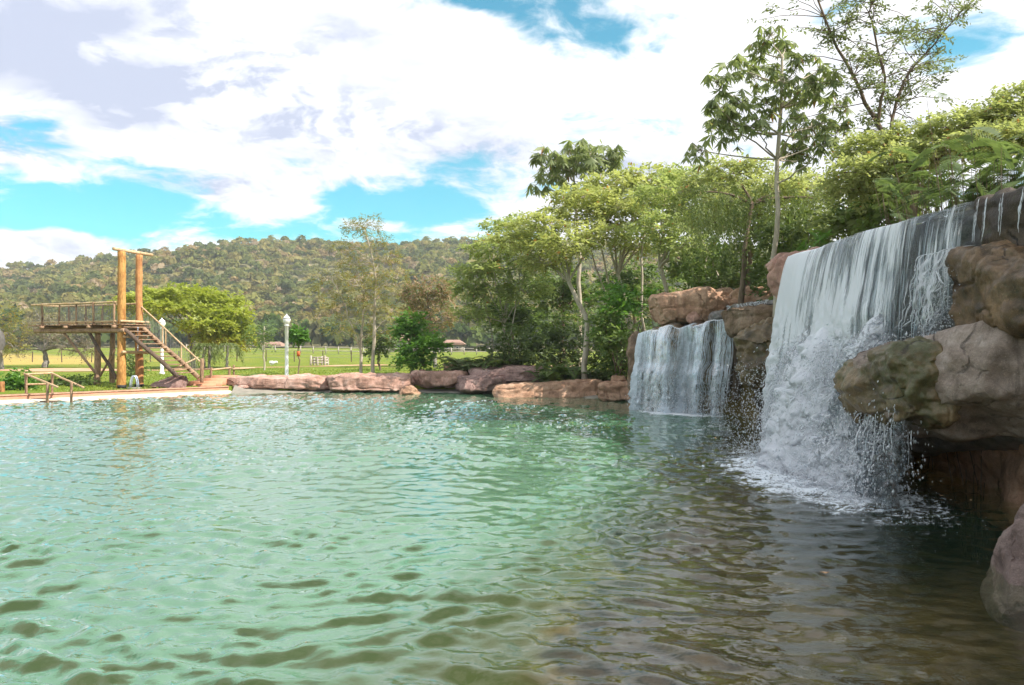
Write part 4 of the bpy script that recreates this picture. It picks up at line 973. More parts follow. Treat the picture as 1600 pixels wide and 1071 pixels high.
for (x, y, hw, hh, am, w_) in ((520, 430, 30, 12, .7, 1), (505, 450, 22, 10, .5, 1), (535, 470, 30, 12, .6, 1), (515, 485, 22, 10, .5, 1), (560, 440, 30, 12, .6, 0), (580, 475, 30, 14, .7, 0), (555, 500, 28, 12, .7, 0), (595, 515, 28, 12, .7, 0), (530, 515, 26, 10, .5, 1), (545, 410, 22, 10, .4, 0)):
    c = px(x, y, 41.5 + T.rr.uniform(-1, 1)); S_ = Q_ if w_ else P_; j = int(np.argmin(np.abs(S_[:, 2] - (c[2] - .5)))); T.fork(S_[j], [c], .025, .008, .2, 5)
    T.clump(c, (hw / FPX * 41, hw / FPX * 32, hh / FPX * 41), int(85 * am), 5, L=.45, ll=.16, lw=.05, droop=.35)
T.done()
umbrella('rusty_tree', 'round tree with rusty brown flowering top on the lawn', gbase(680, 62), at(676, 520, 62),
    pads_px([(668, 445, 36, 13, 0, 1.2), (645, 462, 20, 16, 0, .9), (692, 462, 20, 16, 0, .9), (668, 470, 34, 18, 1, 1.2), (650, 490, 22, 16, 0, .7), (690, 495, 20, 18, -1, .8), (668, 510, 26, 14, 0, .6)], 62), B_grey, L_rust, 340, r=.17, n=120, ll=.20, lw=.09)
umbrella('leafy_sapling', 'bright green leafy sapling on the bank below the rusty tree', gbase(640, 40), at(648, 560, 40),
    pads_px([(645, 500, 20, 10, 0, .7), (655, 520, 26, 12, 0, 1), (632, 515, 14, 10, 0, .6), (670, 535, 18, 10, -.5, .7), (650, 545, 26, 12, -.6, 1), (640, 562, 18, 10, -.8, .8), (686, 540, 10, 8, 0, .3), (662, 566, 16, 10, -.8, .6)], 40), B_brown, L_bright, 345, r=.05, n=85, ll=.2, lw=.1, twigl=.45)
umbrella('clipped_tree', 'small round-headed tree on a bare stem beside the white lamp', gbase(466, 46), at(467, 535, 46),
    pads_px([(466, 520, 13, 7, 0, 1), (460, 526, 8, 5, 0, .6), (472, 526, 8, 5, 0, .6)], 46), B_brown, L_bright, 350, r=.045, n=60, ll=.18, lw=.1, twigl=.3)
T = Tree('young_palm', 'young feathery tree on a thin pale stem left of the lamp', gbase(413, 56), B_pale, L_bush, 352); T.limb([gbase(413, 56), at(413, 510, 56)], .07, .05)
T.clump(at(410, 515, 56), (.9, .8, .6), 60, 5, L=.7, ll=.2, lw=.08, droop=.6); T.clump(at(404, 530, 56), (.8, .8, .7), 60, 5, L=.6, ll=.2, lw=.08, droop=.6); T.done()
umbrella('small_tree', 'small dark tree standing between the slender pair and the sapling', gbase(594, 55), at(594, 545, 55), pads_px([(594, 535, 20, 8, 0, 1), (606, 528, 14, 6, 0, .5), (590, 548, 12, 6, 0, .6)], 55), B_brown, L_dark, 354, r=.07, n=80, ll=.22, lw=.12)

# ---- wood on the right bank
umbrella('umbrella_tree', 'leftmost pale green umbrella tree of the right-hand wood', gbase(782, 40), at(788, 505, 40),
    pads_px([(800, 352, 40, 10, 0, .8), (770, 385, 44, 11, -1, .9), (835, 375, 44, 12, 1, 1), (745, 420, 36, 11, -1, .8), (800, 415, 44, 12, 0, .9), (735, 448, 26, 8, 0, .5), (770, 460, 40, 12, 0, .7), (820, 450, 40, 14, 0, .8), (745, 490, 30, 10, 0, .5)], 40),
    B_pale, L_umb2, 360, extra=[[gbase(770, 40), at(765, 500, 40), at(748, 440, 40)], [gbase(790, 40), at(800, 490, 40), at(820, 430, 40)]], r=.10, n=165, ll=.19, lw=.09)
umbrella('umbrella_tree', 'umbrella tree with the pale leaning trunk rising behind the fern', gbase(915, 34), at(888, 440, 35),
    pads_px([(845, 350, 50, 11, 0, 1), (905, 330, 54, 12, 1, 1.1), (800, 375, 34, 10, 0, .6), (880, 380, 50, 12, -1, .9), (940, 365, 44, 12, 0, .9), (850, 405, 40, 12, 0, .7), (905, 305, 44, 10, 1, .8), (965, 320, 40, 12, 1, .8)], 35),
    B_pale, L_umb, 365, r=.14, n=190, ll=.18, lw=.085, trunk=[gbase(914, 34), at(914, 545, 34), at(920, 520, 34.2), at(912, 490, 34.5), at(900, 462, 35), at(888, 440, 35)])
umbrella('umbrella_tree', 'umbrella tree with forked slanting trunks in the wood centre', gbase(985, 38), at(965, 430, 38),
    pads_px([(960, 285, 48, 12, 0, 1), (1010, 275, 54, 12, 1, 1.1), (930, 310, 44, 12, 0, .8), (1000, 310, 54, 13, 0, 1), (1060, 290, 44, 12, 1, .9), (975, 345, 50, 12, -1, .8), (1040, 335, 50, 14, 0, .9), (1000, 380, 44, 14, 0, .7)], 38),
    B_pale, L_umb, 370, r=.15, n=190, ll=.19, lw=.09, trunk=[gbase(1000, 38), at(990, 520, 38), at(975, 470, 38), at(965, 430, 38)], extra=[[gbase(962, 38.5), at(948, 470, 38.5), at(930, 410, 38.5), at(915, 370, 38.5)], [gbase(975, 38), at(968, 500, 38), at(950, 440, 38), at(940, 390, 38)], [gbase(1006, 37), at(1004, 470, 37), at(998, 400, 37), at(1010, 350, 37)]])
umbrella('umbrella_tree', 'umbrella tree with a thin upright trunk behind the caprock', gbase(1010, 33), at(1030, 420, 33),
    pads_px([(1040, 300, 46, 12, 0, .9), (1085, 275, 50, 12, 1, 1), (1030, 350, 44, 13, -1, .8), (1080, 320, 50, 14, 0, 1), (1120, 290, 46, 12, 0, .9), (1060, 380, 44, 14, -1, .7), (1110, 350, 44, 14, 0, .8)], 33),
    B_pale, L_umb2, 375, extra=[[gbase(1100, 33), at(1098, 440, 33), at(1110, 380, 33)], [gbase(1135, 32), at(1120, 420, 32), at(1095, 370, 32)]], r=.12, n=190, ll=.16, lw=.075, trunk=[gbase(1045, 33), at(1048, 480, 33), at(1040, 440, 33), at(1032, 415, 33)])
umbrella('umbrella_tree', 'golden green umbrella tree around the big cecropia trunk', gbase(1165, 28), at(1170, 370, 28),
    pads_px([(1150, 265, 54, 13, 0, 1), (1205, 290, 50, 13, -1, 1), (1110, 290, 44, 12, 0, .8), (1160, 310, 60, 14, -1, 1.1), (1240, 285, 46, 13, 1, .9), (1270, 300, 40, 12, 0, .8), (1200, 330, 56, 16, 0, 1), (1120, 340, 50, 16, 0, .9), (1270, 340, 44, 14, 0, .8)], 28),
    B_brown, L_gold, 380, r=.13, n=210, ll=.14, lw=.065)
# weeping foliage hanging behind the lip
T = Tree('weeping_tree', 'tree with curtains of drooping fronds behind the main fall lip', gbase(1150, 25), B_brown, L_hang, 385)
T.limb([gbase(1150, 25), at(1160, 400, 25), at(1175, 320, 25)], .14, .06)
for i in range(190):
    x = T.rr.uniform(1065, 1300); y = T.rr.uniform(285, 345); p0 = px(x, y, T.rr.uniform(22, 27)); p2 = p0 + A(T.rr.normal() * .35, T.rr.normal() * .35, -T.rr.uniform(.8, 2.2)); P_ = bez(p0, p0 + A(T.rr.normal() * .3, T.rr.normal() * .3, .25), p2, 8)
    T.green.append(sprays(P_[:-1], np.gradient(P_, axis=0)[:-1], T.rr, L=.3, k=4, ll=.14, lw=.035, droop=.8))
for c in ((1100, 300), (1160, 290), (1220, 300), (1270, 310)): T.fork(at(1175, 320, 25), [at(*c, 25)], .06, .02)
T.done()
# cecropias: rosettes of big lobed leaves
def palmate(P_, N, size, rr, lobes=10):
    n = len(P_); N = unit(N); S = unit(np.cross(N, rr.normal(size=(n, 3)))); U = np.cross(N, S); o = []
    for i in range(lobes):
        a = 2 * np.pi * i / lobes * .92; d = S * math.cos(a) + U * math.sin(a); L = size * (.75 + .35 * math.cos(a * .5) ** 2) * rr.uniform(.85, 1.1, n)
        dr = unit(d - A(0, 0, 1) * rr.uniform(.45, 1.3, n)[:, None]); o.append(quads(P_, dr, N + d * .2, L, L * .22, .06))
    return cat(o)
def cecropia(name, label, base, trunk, tips, leaf, seed, size, per=9, r=.12):
    T = Tree(name, label, base, B_pale, leaf, seed); P_ = T.limb(trunk, r, r * .35, 8, .06, 16)
    for q in tips:
        q = A(*q); j = int(np.argmin(np.abs(P_[:, 2] - (q[2] - .35 * np.hypot(*(q - P_[-1])[:2]))))); T.fork(P_[j], [q], r * .24, .012, -.25, 6)
        n = per; d = unit(T.rr.normal(size=(n, 3)) + A(0, 0, .4)); pos_ = q + d * T.rr.uniform(.25, .75, n)[:, None] * size * 1.7
        T.fork(q, pos_, .012, .006, .2, 4); T.green.append(palmate(pos_, A(0, 0, 1) + T.rr.normal(size=(n, 3)) * .45, size * T.rr.uniform(.7, 1.15, n), T.rr))
    return T.done()
rr = np.random.default_rng(390)
def tips_px(lst, Y, dep): return [px(x, y, Y + rr.uniform(-dep, dep)) for x, y in lst]
cecropia('cecropia_tree', 'tall cecropia with big lobed leaves above the main waterfall', gbase(1210, 21.5), [gbase(1210, 21.5), at(1212, 330, 21.5), at(1216, 240, 21.5), at(1222, 160, 21.5), at(1222, 90, 21.5)],
    tips_px([(1205, 55), (1225, 75), (1190, 80), (1150, 105), (1120, 130), (1175, 120), (1210, 115), (1245, 105), (1280, 110), (1300, 130), (1125, 170), (1160, 165), (1195, 160), (1230, 150), (1265, 150), (1310, 165), (1115, 195), (1145, 205), (1180, 200), (1250, 185), (1280, 195), (1310, 205), (1260, 215), (1240, 235), (1095, 235), (1140, 190), (1290, 225), (1255, 250), (1225, 130), (1265, 130)], 21.5, 1.6),
    L_cec, 391, .36, 13, .11)
cecropia('cecropia_tree', 'smaller cecropia showing above the left part of the wood', gbase(905, 45), [gbase(905, 45), at(905, 400, 45), at(900, 300, 45), at(895, 270, 45)],
    tips_px([(850, 245), (870, 255), (890, 240), (905, 232), (925, 245), (945, 250), (860, 275), (885, 270), (910, 262), (845, 285), (930, 262), (955, 245), (900, 250)], 45, 1.2), L_cec, 395, .72, 12, .16)
# airy tall tree
T = Tree('airy_tree', 'tall airy thin-leaved tree with open branches at upper right', gbase(1400, 20), B_brown, L_silver, 400)
P_ = T.limb([gbase(1422, 20), at(1418, 300, 20), at(1393, 230, 20), at(1372, 190, 20), at(1345, 140, 20), at(1300, 60, 20), at(1270, -20, 20)], .10, .02, 7, .08, 22)
Q_ = T.limb([at(1393, 230, 20), at(1396, 160, 20.5), at(1425, 110, 20.5), at(1470, 55, 20.5), at(1500, 20, 20.5)], .05, .012, 6, .08, 16)
R_ = T.limb([at(1372, 190, 20), at(1385, 120, 19.5), at(1360, 40, 19.5), at(1365, -30, 19.5)], .045, .012, 6, .08, 14)
for S_, n_ in ((P_[9:], 60), (Q_[3:], 60), (R_[3:], 50)):
    for i in range(n_):
        p = S_[T.rr.integers(len(S_))]; q = p + T.rr.normal(size=3) * A(.75, .6, .45) + A(0, 0, .25); T.fork(p, [q], .014, .004, .2, 4)
        pp = p + (q - p) * T.rr.uniform(.4, 1, 7)[:, None]; T.green.append(sprays(pp, (q - p) + T.rr.normal(size=(7, 3)) * .5, T.rr, L=.28, k=3, ll=.13, lw=.055, droop=.2))
T.done()
umbrella('umbrella_tree', 'wide golden umbrella tree overhanging the lip at upper right', gbase(1425, 17), at(1432, 265, 17),
    pads_px([(1360, 230, 54, 13, 1, 1), (1430, 215, 60, 14, 1, 1.1), (1500, 195, 60, 14, 0, 1.1), (1570, 180, 60, 15, 0, 1.1), (1400, 255, 60, 14, 0, 1), (1470, 235, 60, 14, 0, 1), (1540, 220, 60, 14, -1, 1), (1610, 215, 56, 18, -1, 1), (1345, 265, 40, 12, 0, .7), (1330, 290, 36, 12, 1, .6), (1380, 290, 44, 12, 1, .7), (1600, 150, 40, 10, 0, .6)], 17),
    B_brown, L_gold, 405, r=.13, n=250, ll=.10, lw=.05, twigl=.38)
# big split-leaved shrub at upper right
def split_leaf_shrub(name, label, c, n, size, leaf, seed, spread):
    T = Tree(name, label, (c[0], c[1], gzs(c[0], c[1]) - .05), B_brown, leaf, seed, 'shrub'); rr_ = T.rr
    for i in range(n):
        p = A(*c) + rr_.normal(size=3) * A(*spread); g0 = A(c[0] + rr_.normal() * .2, c[1] + rr_.normal() * .2, T.b[2]); T.wood.append(tube(bez(g0, (g0 + p) / 2 + A(0, 0, .5), p, 6), np.linspace(.009, .004, 6), 4, cap=False))
        d = unit(rr_.normal(size=3) * A(1, 1, .5) + A(-.5, -.4, .1)); nrm = unit(A(0, 0, 1) + rr_.normal(size=3) * .4); s = unit(np.cross(d, nrm)); L = size * rr_.uniform(.7, 1.2)
        for k in range(12):
            f = k / 11.; b = p + d * L * f * .9 - A(0, 0, 1) * L * .35 * f * f; ln = L * .55 * math.sin(.5 + 2.3 * f)
            for sg in (-1, 1):
                dd = unit(s * sg + d * .6 - A(0, 0, .25)); T.green.append(quads(b[None], dd[None], nrm[None], ln, ln * .2, .04))
    return T.done()
split_leaf_shrub('split_leaf_shrub', 'dark glossy split-leaved shrub over the dark wall at top right', tuple(px(1560, 275, 12.5)), 110, .5, L_dark, 410, (.62, .6, .33))
split_leaf_shrub('split_leaf_shrub', 'dark split-leaved shrub left of the glossy one above the lip', tuple(px(1470, 290, 14.5)), 70, .5, L_dark, 412, (.5, .6, .25))
split_leaf_shrub('split_leaf_shrub', 'small pale palm-like plant beside the lip of the main fall', tuple(px(1280, 375, 18.6)), 14, .5, L_bright, 414, (.25, .3, .18))
# darker trees standing further back in the wood
for i, (x, y, hw, hh, Y, lab) in enumerate(((880, 450, 60, 34, 50, 'deep green tree at the back of the wood behind the leaning trunk'), (990, 440, 56, 40, 52, 'deep green tree at the back of the wood above the side fall'), (1090, 400, 54, 40, 46, 'deep green tree at the back of the wood behind the caprock'), (800, 490, 46, 26, 52, 'low deep green tree at the left back of the wood'))):
    c_ = at(x, y, Y); rx_ = hw / FPX * Y; rz_ = hh / FPX * Y
    umbrella('understory_tree', lab, gbase(x, Y), at(x, y + hh, Y), [(c_[0] + a_ * rx_, c_[1] + b_, c_[2] + e_ * rz_, rx_ * .55, 1.2, rz_ * .42, 1) for a_, b_, e_ in ((-.5, 0, .1), (.5, .3, 0), (0, -.3, .5), (-.2, .4, -.5), (.35, 0, -.6))], B_brown, L_bush, 700 + i, r=.13, n=80, ll=.26, lw=.13)
# undergrowth
def shrub(name, label, x, y, Y, hw, hh, leaf, seed, n=150, dep=1.0, base=None, **kw):
    c = px(x, y, Y); rx = hw / FPX * Y; rz = hh / FPX * Y; b = (c[0], c[1], gzs(c[0], c[1]) - .05)
    T = Tree(name, label, b, B_brown, leaf, seed, 'shrub')
    for i in range(9):
        q = c + T.rr.normal(size=3) * A(rx * .5, dep * .4, rz * .42)
        if i > 5: q[2] = b[2] + (c[2] - b[2]) * (i - 5) * .22
        q[2] = max(q[2], b[2] + .15); T.fork(b, [q], .03, .01, .3, 4); T.clump(q, (rx * .6, dep * .6, rz * .55), int(n * .25), 5, twig=False, **kw)
    return T.done()
for i, a in enumerate((('dark leafy shrub at the left end of the right-hand wood', 800, 545, 39, 48, 36, L_dark, 130), ('large dark shrub under the leftmost umbrella tree', 855, 535, 40, 52, 32, L_dark, 150),
        ('mid green shrub left of the leaning pale trunk', 880, 500, 43, 40, 30, L_bush, 80), ('dark shrub behind the leaning pale trunk', 945, 530, 41, 44, 38, L_dark, 140),
        ('green leafy shrub just left of the side fall', 968, 530, 33, 28, 40, L_bush, 150), ('bright green shrub above the pale-capped rock pillar', 975, 475, 33.5, 32, 32, L_bright, 110), ('green shrub filling the wood above the side fall', 1015, 470, 38, 40, 40, L_bush, 90),
        ('shadowed shrub behind the pink caprock', 1090, 420, 33, 46, 34, L_bush, 120), ('shadowed shrub left of the cecropia trunk', 1150, 410, 29, 44, 38, L_dark, 130), ('shadowed shrub right of the cecropia trunk', 1240, 375, 24, 44, 30, L_dark, 150), ('olive shrub under the golden umbrella tree', 1340, 330, 21, 50, 24, L_hang, 140), ('green shrub behind the lip under the airy tree', 1400, 310, 19, 44, 18, L_bush, 110))):
    shrub('shrub', a[0], a[1], a[2], a[3], a[4], a[5], a[6], 420 + i, a[7], dep=1.6, L=.55, ll=.24, lw=.125)
def fern(name, label, x, Y, n, L, leaf, seed, spread=.5, z=None):
    b = gbase(x, Y); b = (b[0], b[1], z if z is not None else b[2]); T = Tree(name, label, b, B_brown, leaf, seed, 'fern')
    for i in range(n):
        a = T.rr.uniform(0, 6.28); l = L * T.rr.uniform(.6, 1.15); p0 = T.b + A(T.rr.normal() * spread * .5, T.rr.normal() * spread * .4, .05); d = A(math.cos(a), math.sin(a), 0)
        P_ = bez(p0, p0 + d * l * .35 + A(0, 0, l * T.rr.uniform(.6, 1.0)), p0 + d * l * .95 + A(0, 0, l * T.rr.uniform(.1, .7)), 22); T.wood.append(tube(P_[::3], np.linspace(.012, .004, 8), 4, cap=False))
        tg = np.gradient(P_, axis=0); s = unit(np.cross(tg, A(0, 0, 1))); w_ = np.sin(np.linspace(.5, 3.0, 22)) * l * .24
        for sg in (-1, 1): T.green.append(quads(P_, s * sg + unit(tg) * .35 - A(0, 0, .2), np.cross(s, tg), w_, .055 * L + .01))
    return T.done()
fern('cycad', 'big dark cycad with arching fronds behind the purplish rock', 745, 38.2, 80, 1.9, L_dark, 440, .9)
fern('cycad', 'second dark cycad just right of the first one', 788, 38.6, 70, 1.7, L_fern, 441, .8)
fern('fern', 'tall bushy fern at the foot of the leaning trunk', 885, 35.3, 130, 1.45, L_fern, 442, 1.0)
fern('fern', 'lower fern right of the bushy fern near the side fall', 930, 34.6, 60, 1.0, L_fern, 443, .6)
fern('fern', 'small fern growing between the pink slab and side fall', 962, 33.2, 18, .4, L_bush, 446, .3)
fern('leafy_plant', 'leafy green plant behind the low rail right of the steps', 385, 40, 40, .6, L_bright, 444, 1.0)
fern('leafy_plant', 'yellow-flowered low plant on the bank under the sapling', 615, 39.5, 26, .45, L_lime, 445, .5)
shrub('shrub', 'green leafy shrub at the left edge behind the kerb', 30, 596, 33.5, 24, 18, L_bright, 450, 130, .5, L=.3, ll=.16, lw=.09)
shrub('shrub', 'low dark shrub behind the pool handrail', 100, 600, 36, 36, 12, L_fern, 451, 130, .5, L=.3, ll=.13, lw=.07)
shrub('shrub', 'small green shrub behind the tower posts', 205, 560, 44, 18, 22, L_bush, 452, 70, .6, L=.35, ll=.16, lw=.08)
# trees beyond the right edge that shade this corner of the pool
umbrella('shade_tree', 'umbrella tree on the near right bank just outside the picture', (10.2, 6.2, gzs(10.2, 6.2)), (10.0, 6.2, 6.0), [(9.6, 5.2, 6.6, 2.0, 1.8, .5), (10.6, 7.0, 7.0, 2.2, 2, .6), (9.2, 6.6, 6.3, 1.4, 1.3, .4), (11.2, 5.2, 7.4, 2.2, 2, .6), (9.9, 3.8, 7.0, 1.8, 1.6, .5)], B_brown, L_gold, 470, r=.2, n=330, ll=.2, lw=.1)
umbrella('shade_tree', 'second umbrella tree on the near right bank outside the picture', (8.6, 1.2, gzs(8.6, 1.2)), (8.5, 1.2, 6.0), [(8.4, 2.2, 7.0, 2.0, 1.8, .6), (9.4, 1.4, 7.6, 2.2, 2, .7), (7.6, .6, 7.0, 1.8, 1.6, .6), (9.2, -.6, 7.6, 2.2, 2, .6), (7.6, -1.4, 7.4, 1.8, 1.8, .6), (6.6, -.4, 6.8, 1.5, 1.5, .5)], B_brown, L_gold, 472, r=.2, n=380, ll=.2, lw=.1)

# ---- grass tufts along the bank
rr = np.random.default_rng(480)
n = 16000; gx = rr.uniform(-26, 4, n); gy = 33 + rr.uniform(0, 1, n) ** 1.4 * 26; d_ = sdf(np.c_[gx, gy]); k_ = (d_ > 1.7); gx = gx[k_]; gy = gy[k_]
P_ = np.c_[gx, gy, gz(gx, gy) - .01]; V, F = quads(P_, np.c_[rr.normal(size=(len(P_), 2)) * .45, np.ones(len(P_))], rr.normal(size=(len(P_), 3)), rr.uniform(.05, .15, len(P_)), rr.uniform(.03, .07, len(P_)))
L_grass = leaf_mat('grass_blades', (.16, .24, .03), (.34, .38, .06), .4)
tag(obj('grass', V, F, L_grass), 'short bright green grass on the lawn behind the bank', 'grass', kind='stuff')

# ================================================================ DIVING TOWER AND SMALL BUILT THINGS
M_orange = wood_mat('orange_pole', (.33, .145, .04), (.60, .315, .10))
M_orange2 = wood_mat('orange_red_pole', (.36, .15, .06), (.58, .28, .11))
M_log = wood_mat('weathered_log', (.20, .115, .07), (.42, .27, .17))
M_rail = wood_mat('pale_rail', (.40, .25, .13), (.62, .44, .27))
M_dkwood = wood_mat('dark_timber', (.06, .04, .03), (.16, .105, .075))
M_wire = plain_mat('wire', (.34, .33, .30), None, .5, 8, .4)
M_rope = plain_mat('rope', (.55, .48, .38))
M_steel = plain_mat('blue_steel', (.32, .42, .62), (.70, .74, .80), .3, 6, .5)
M_black = plain_mat('black_strap', (.02, .02, .025))
d_ = A(-.914, .40, 0); d_ = d_ / np.linalg.norm(d_); w_ = A(.40, .914, 0) / np.linalg.norm(A(.40, .914, 0)); up = A(0, 0, 1)
O = A(-17.75, 35.5, 0); WID = .95; DK = 3.18
TW = thing('diving_tower', 'wooden log diving tower with railed platform and stairs', 'diving tower', (-17.75, 35.5, .28))
def tl(name, p0, p1, r0, mat, r1=None, seed=0, parent=None, n=10):
    V, F = log(p0, p1, r0, r1, n, seed); return obj(name, V, F, mat, parent or TW, smooth=True)
def tb_(name, p0, p1, a, b, mat, parent=None):
    V, F = beam(p0, p1, a, b); return obj(name, V, F, mat, parent or TW)
P1 = O; P2 = O + w_ * WID
tp = tl('post', P1 + up * .2, P1 + up * 6.46, .195, M_orange, .165, 1, n=14); tag(tp, 'thick bright orange tower post')
tq = tl('post', P2 + up * .2, P2 + up * 6.40, .185, M_orange2, .15, 2, n=14)
for q in (P1, P2):
    V, F = tube([q + up * .25, q + up * .40], .21, 14); obj('post_strap', V, F, M_black, TW)
tl('top_beam', P1 - w_ * .42 + up * 6.55, P2 + w_ * .72 + up * 6.48, .075, M_rail, None, 3)
Lp = 5.7
for k, q in enumerate((-.12, WID + .12)):
    tl('platform_beam', O + w_ * q - d_ * .35 + up * (DK - .30), O + w_ * q + d_ * Lp + up * (DK - .30), .10, M_log, None, 10 + k)
for k in range(4):
    a = .05 + k * 1.6; tl('cross_beam', O + d_ * a - w_ * .45 + up * (DK - .13), O + d_ * a + w_ * (WID + .45) + up * (DK - .13), .075, M_log, None, 14 + k)
nb = 30
for k in range(nb):
    a = -.28 + (Lp + .45) * k / (nb - 1); tb_('deck_plank', O + d_ * a - w_ * (.30 + .05 * math.sin(k * 5.1)) + up * (DK - .03 + .008 * math.sin(k * 3.3)), O + d_ * a + w_ * (WID + .30 + .05 * math.cos(k * 3.7)) + up * (DK - .03), .165, .05, M_log)
# railings: both sides and the far end
RH = .98
for sd_, q in enumerate((-.22, WID + .22)):
    for k in range(5):
        a = .35 + k * 1.17
        if sd_ == 0 and k == 0: a = .2
        tl('rail_post', O + d_ * a + w_ * q + up * DK, O + d_ * a + w_ * q + up * (DK + RH + .03), .055, M_log, .045, 20 + 5 * sd_ + k)
    tl('handrail', O + d_ * .1 + w_ * q + up * (DK + RH), O + d_ * (Lp + .12) + w_ * q + up * (DK + RH - .02), .045, M_rail, None, 34 + sd_)
    tl('low_rail', O + d_ * .1 + w_ * q + up * (DK + .12), O + d_ * (Lp) + w_ * q + up * (DK + .12), .035, M_rail, None, 36 + sd_)
    parts = [tube([O + d_ * a + w_ * q + up * (DK + .12), O + d_ * a + w_ * q + up * (DK + RH)], .009, 4, cap=False) for a in np.arange(.2, Lp, .105)]
    V, F = cat(parts); obj('wire_infill', V, F, M_wire, TW, kind='stuff')
tl('end_rail', O + d_ * Lp - w_ * .22 + up * (DK + RH - .02), O + d_ * Lp + w_ * (WID + .22) + up * (DK + RH - .02), .04, M_rail, None, 39)
tt = np.linspace(0, 1, 14)[:, None]; pa = O + d_ * Lp - w_ * .2 + up * (DK + .9); pb = O + d_ * (Lp - 1.2) - w_ * .2 + up * (DK + .9)
V, F = tube(pa + (pb - pa) * tt - up * (.62 * np.sin(np.pi * tt) * (1 - .3 * tt)), .016, 5); obj('rope', V, F, M_rope, TW)
# legs and braces under the platform
cp = px(152, 608, 36.5); cp[2] = .2
tl('support_post', cp, A(cp[0], cp[1], DK - .38), .15, M_log, .12, 41, n=12)
tl('support_post', cp + w_ * .8, A(*(cp + w_ * .8)[:2], DK - .38), .13, M_log, .11, 42, n=12)
tl('brace', px(98, 518, 37.0), px(150, 585, 36.4), .06, M_log, None, 43)
tl('brace', px(138, 518, 36.2), px(182, 592, 35.55), .075, M_dkwood, None, 44)
tl('brace', px(180, 546, 36.0), px(156, 588, 36.5), .05, M_log, None, 45)
# rungs between the tower posts
tl('rung', P1 - w_ * .25 + up * (DK + .12) - d_ * .22, P2 + w_ * .35 + up * (DK + .10) - d_ * .22, .06, M_rail, None, 46)
tl('rung', P1 - w_ * .12 + up * (DK - .12) - d_ * .22, P2 + w_ * .35 + up * (DK - .14) - d_ * .22, .08, M_log, None, 47)
tl('rung', P1 - w_ * .1 + up * (DK - .58) - d_ * .22, P2 + w_ * .25 + up * (DK - .6) - d_ * .22, .06, M_rail, None, 48)
tl('rung', P1 - w_ * .15 + up * (DK - 1.28) - d_ * .24, P2 + w_ * .4 + up * (DK - 1.32) - d_ * .24, .075, M_rail, None, 49)
ch = O + w_ * .62 - d_ * .30
for k in range(11):
    c0 = ch + up * (DK - .15 - k * .1); V, F = tube([c0, c0 - up * .085], .02 if k % 2 else .028, 5); obj('chain_link', V, F, M_steel, TW)
# stairs
sdv = A(.985, -.02, 0); sdv = sdv / np.linalg.norm(sdv); RUN = 2.45; TOPZ = DK - .25; BOTZ = .80
S0 = O - d_ * .30
def sp_(q, f, dz=0): return S0 + w_ * q + sdv * RUN * f + up * (TOPZ + (BOTZ - TOPZ) * f + dz)
tl('stringer', sp_(-.10, 0), sp_(-.10, 1), .095, M_dkwood, None, 51)
tl('stringer', sp_(WID + .05, -.02), sp_(WID + .05, 1.04), .105, M_log, None, 52)
for k in range(11):
    f = (k + .6) / 11.3; tb_('tread', sp_(-.05, f, .02), sp_(WID, f, .02), .25, .05, M_log)
tl('stair_rail', sp_(WID + .05, -.05, .95), sp_(WID + .05, 1.06, .78), .035, M_rail, None, 53)
for f in (.34, .40, .70): tl('baluster', sp_(WID + .05, f, .05), sp_(WID + .05, f, .88), .032, M_rail, None, 54)
tl('rail_post', sp_(WID + .12, 1.08, -.15), sp_(WID + .12, 1.08, .95), .085, M_log, None, 56)
V, F = cat([tube([sp_(WID + .05, f, .05), sp_(WID + .05, f, .9)], .008, 4, cap=False) for f in np.linspace(.02, 1.0, 34)]); obj('wire_infill', V, F, M_wire, TW, kind='stuff')

# bent steel pool rail by the posts
AR = thing('pool_ladder_rail', 'bent blue steel ladder rail between the tower posts', 'pool rail', px(208, 608, 35.0))
a = np.linspace(0, np.pi, 14); b0 = px(203, 609, 35.0)
for k, q in enumerate((0, .14)):
    V, F = tube(b0 + np.c_[.16 - .16 * np.cos(a), np.full(14, q), .12 + .50 * np.sin(a)] , .028, 7); V = V; obj('rail_tube', V, F, M_steel, AR, smooth=True)
V, F = boxv(b0[0] - .1, b0[0] + .42, b0[1] - .05, b0[1] + .2, b0[2] - .02, b0[2] + .10); obj('base_plate', V, F, M_grey, AR)

# handrails into the pool
HR = thing('pool_handrail', 'pair of pale log handrails leading down into the pool at left', 'handrail', px(60, 628, 30.4))
def hp(name, x, y0, y1, Y, r=.05, mat=None, seed=0): tl(name, px(x, y1, Y), px(x, y0, Y), r, mat or M_log, None, seed, HR, 8)
hp('post', 41, 584, 626, 31.2, .055, seed=61); hp('post', 74, 600, 630, 30.0, .055, seed=62); hp('post', 81, 583, 624, 31.8, .05, seed=63); hp('post', 111, 597, 631, 30.4, .05, seed=64)
tl('handrail', px(38, 584, 31.3), px(90, 605, 29.7), .042, M_rail, None, 65, HR, 8); tl('handrail', px(80, 583, 31.9), px(130, 606, 30.0), .042, M_rail, None, 66, HR, 8)
tl('handrail', px(38, 585, 31.25), px(82, 583, 31.85), .038, M_rail, None, 67, HR, 8); tl('low_rail', px(42, 601, 31.2), px(74, 600, 31.4), .035, M_rail, None, 68, HR, 8)
ST = thing('pool_steps', 'dark wooden steps between the pool handrails', 'steps', px(65, 628, 31))
for k, (x0, x1, y, Y) in enumerate(((45, 78, 619, 31.6), (45, 76, 624, 31.0), (66, 92, 628, 30.4))):
    a_ = px(x0, y, Y); b_ = px(x1, y, Y); tb_('tread', a_, b_, .34, .08, M_dkwood, ST)
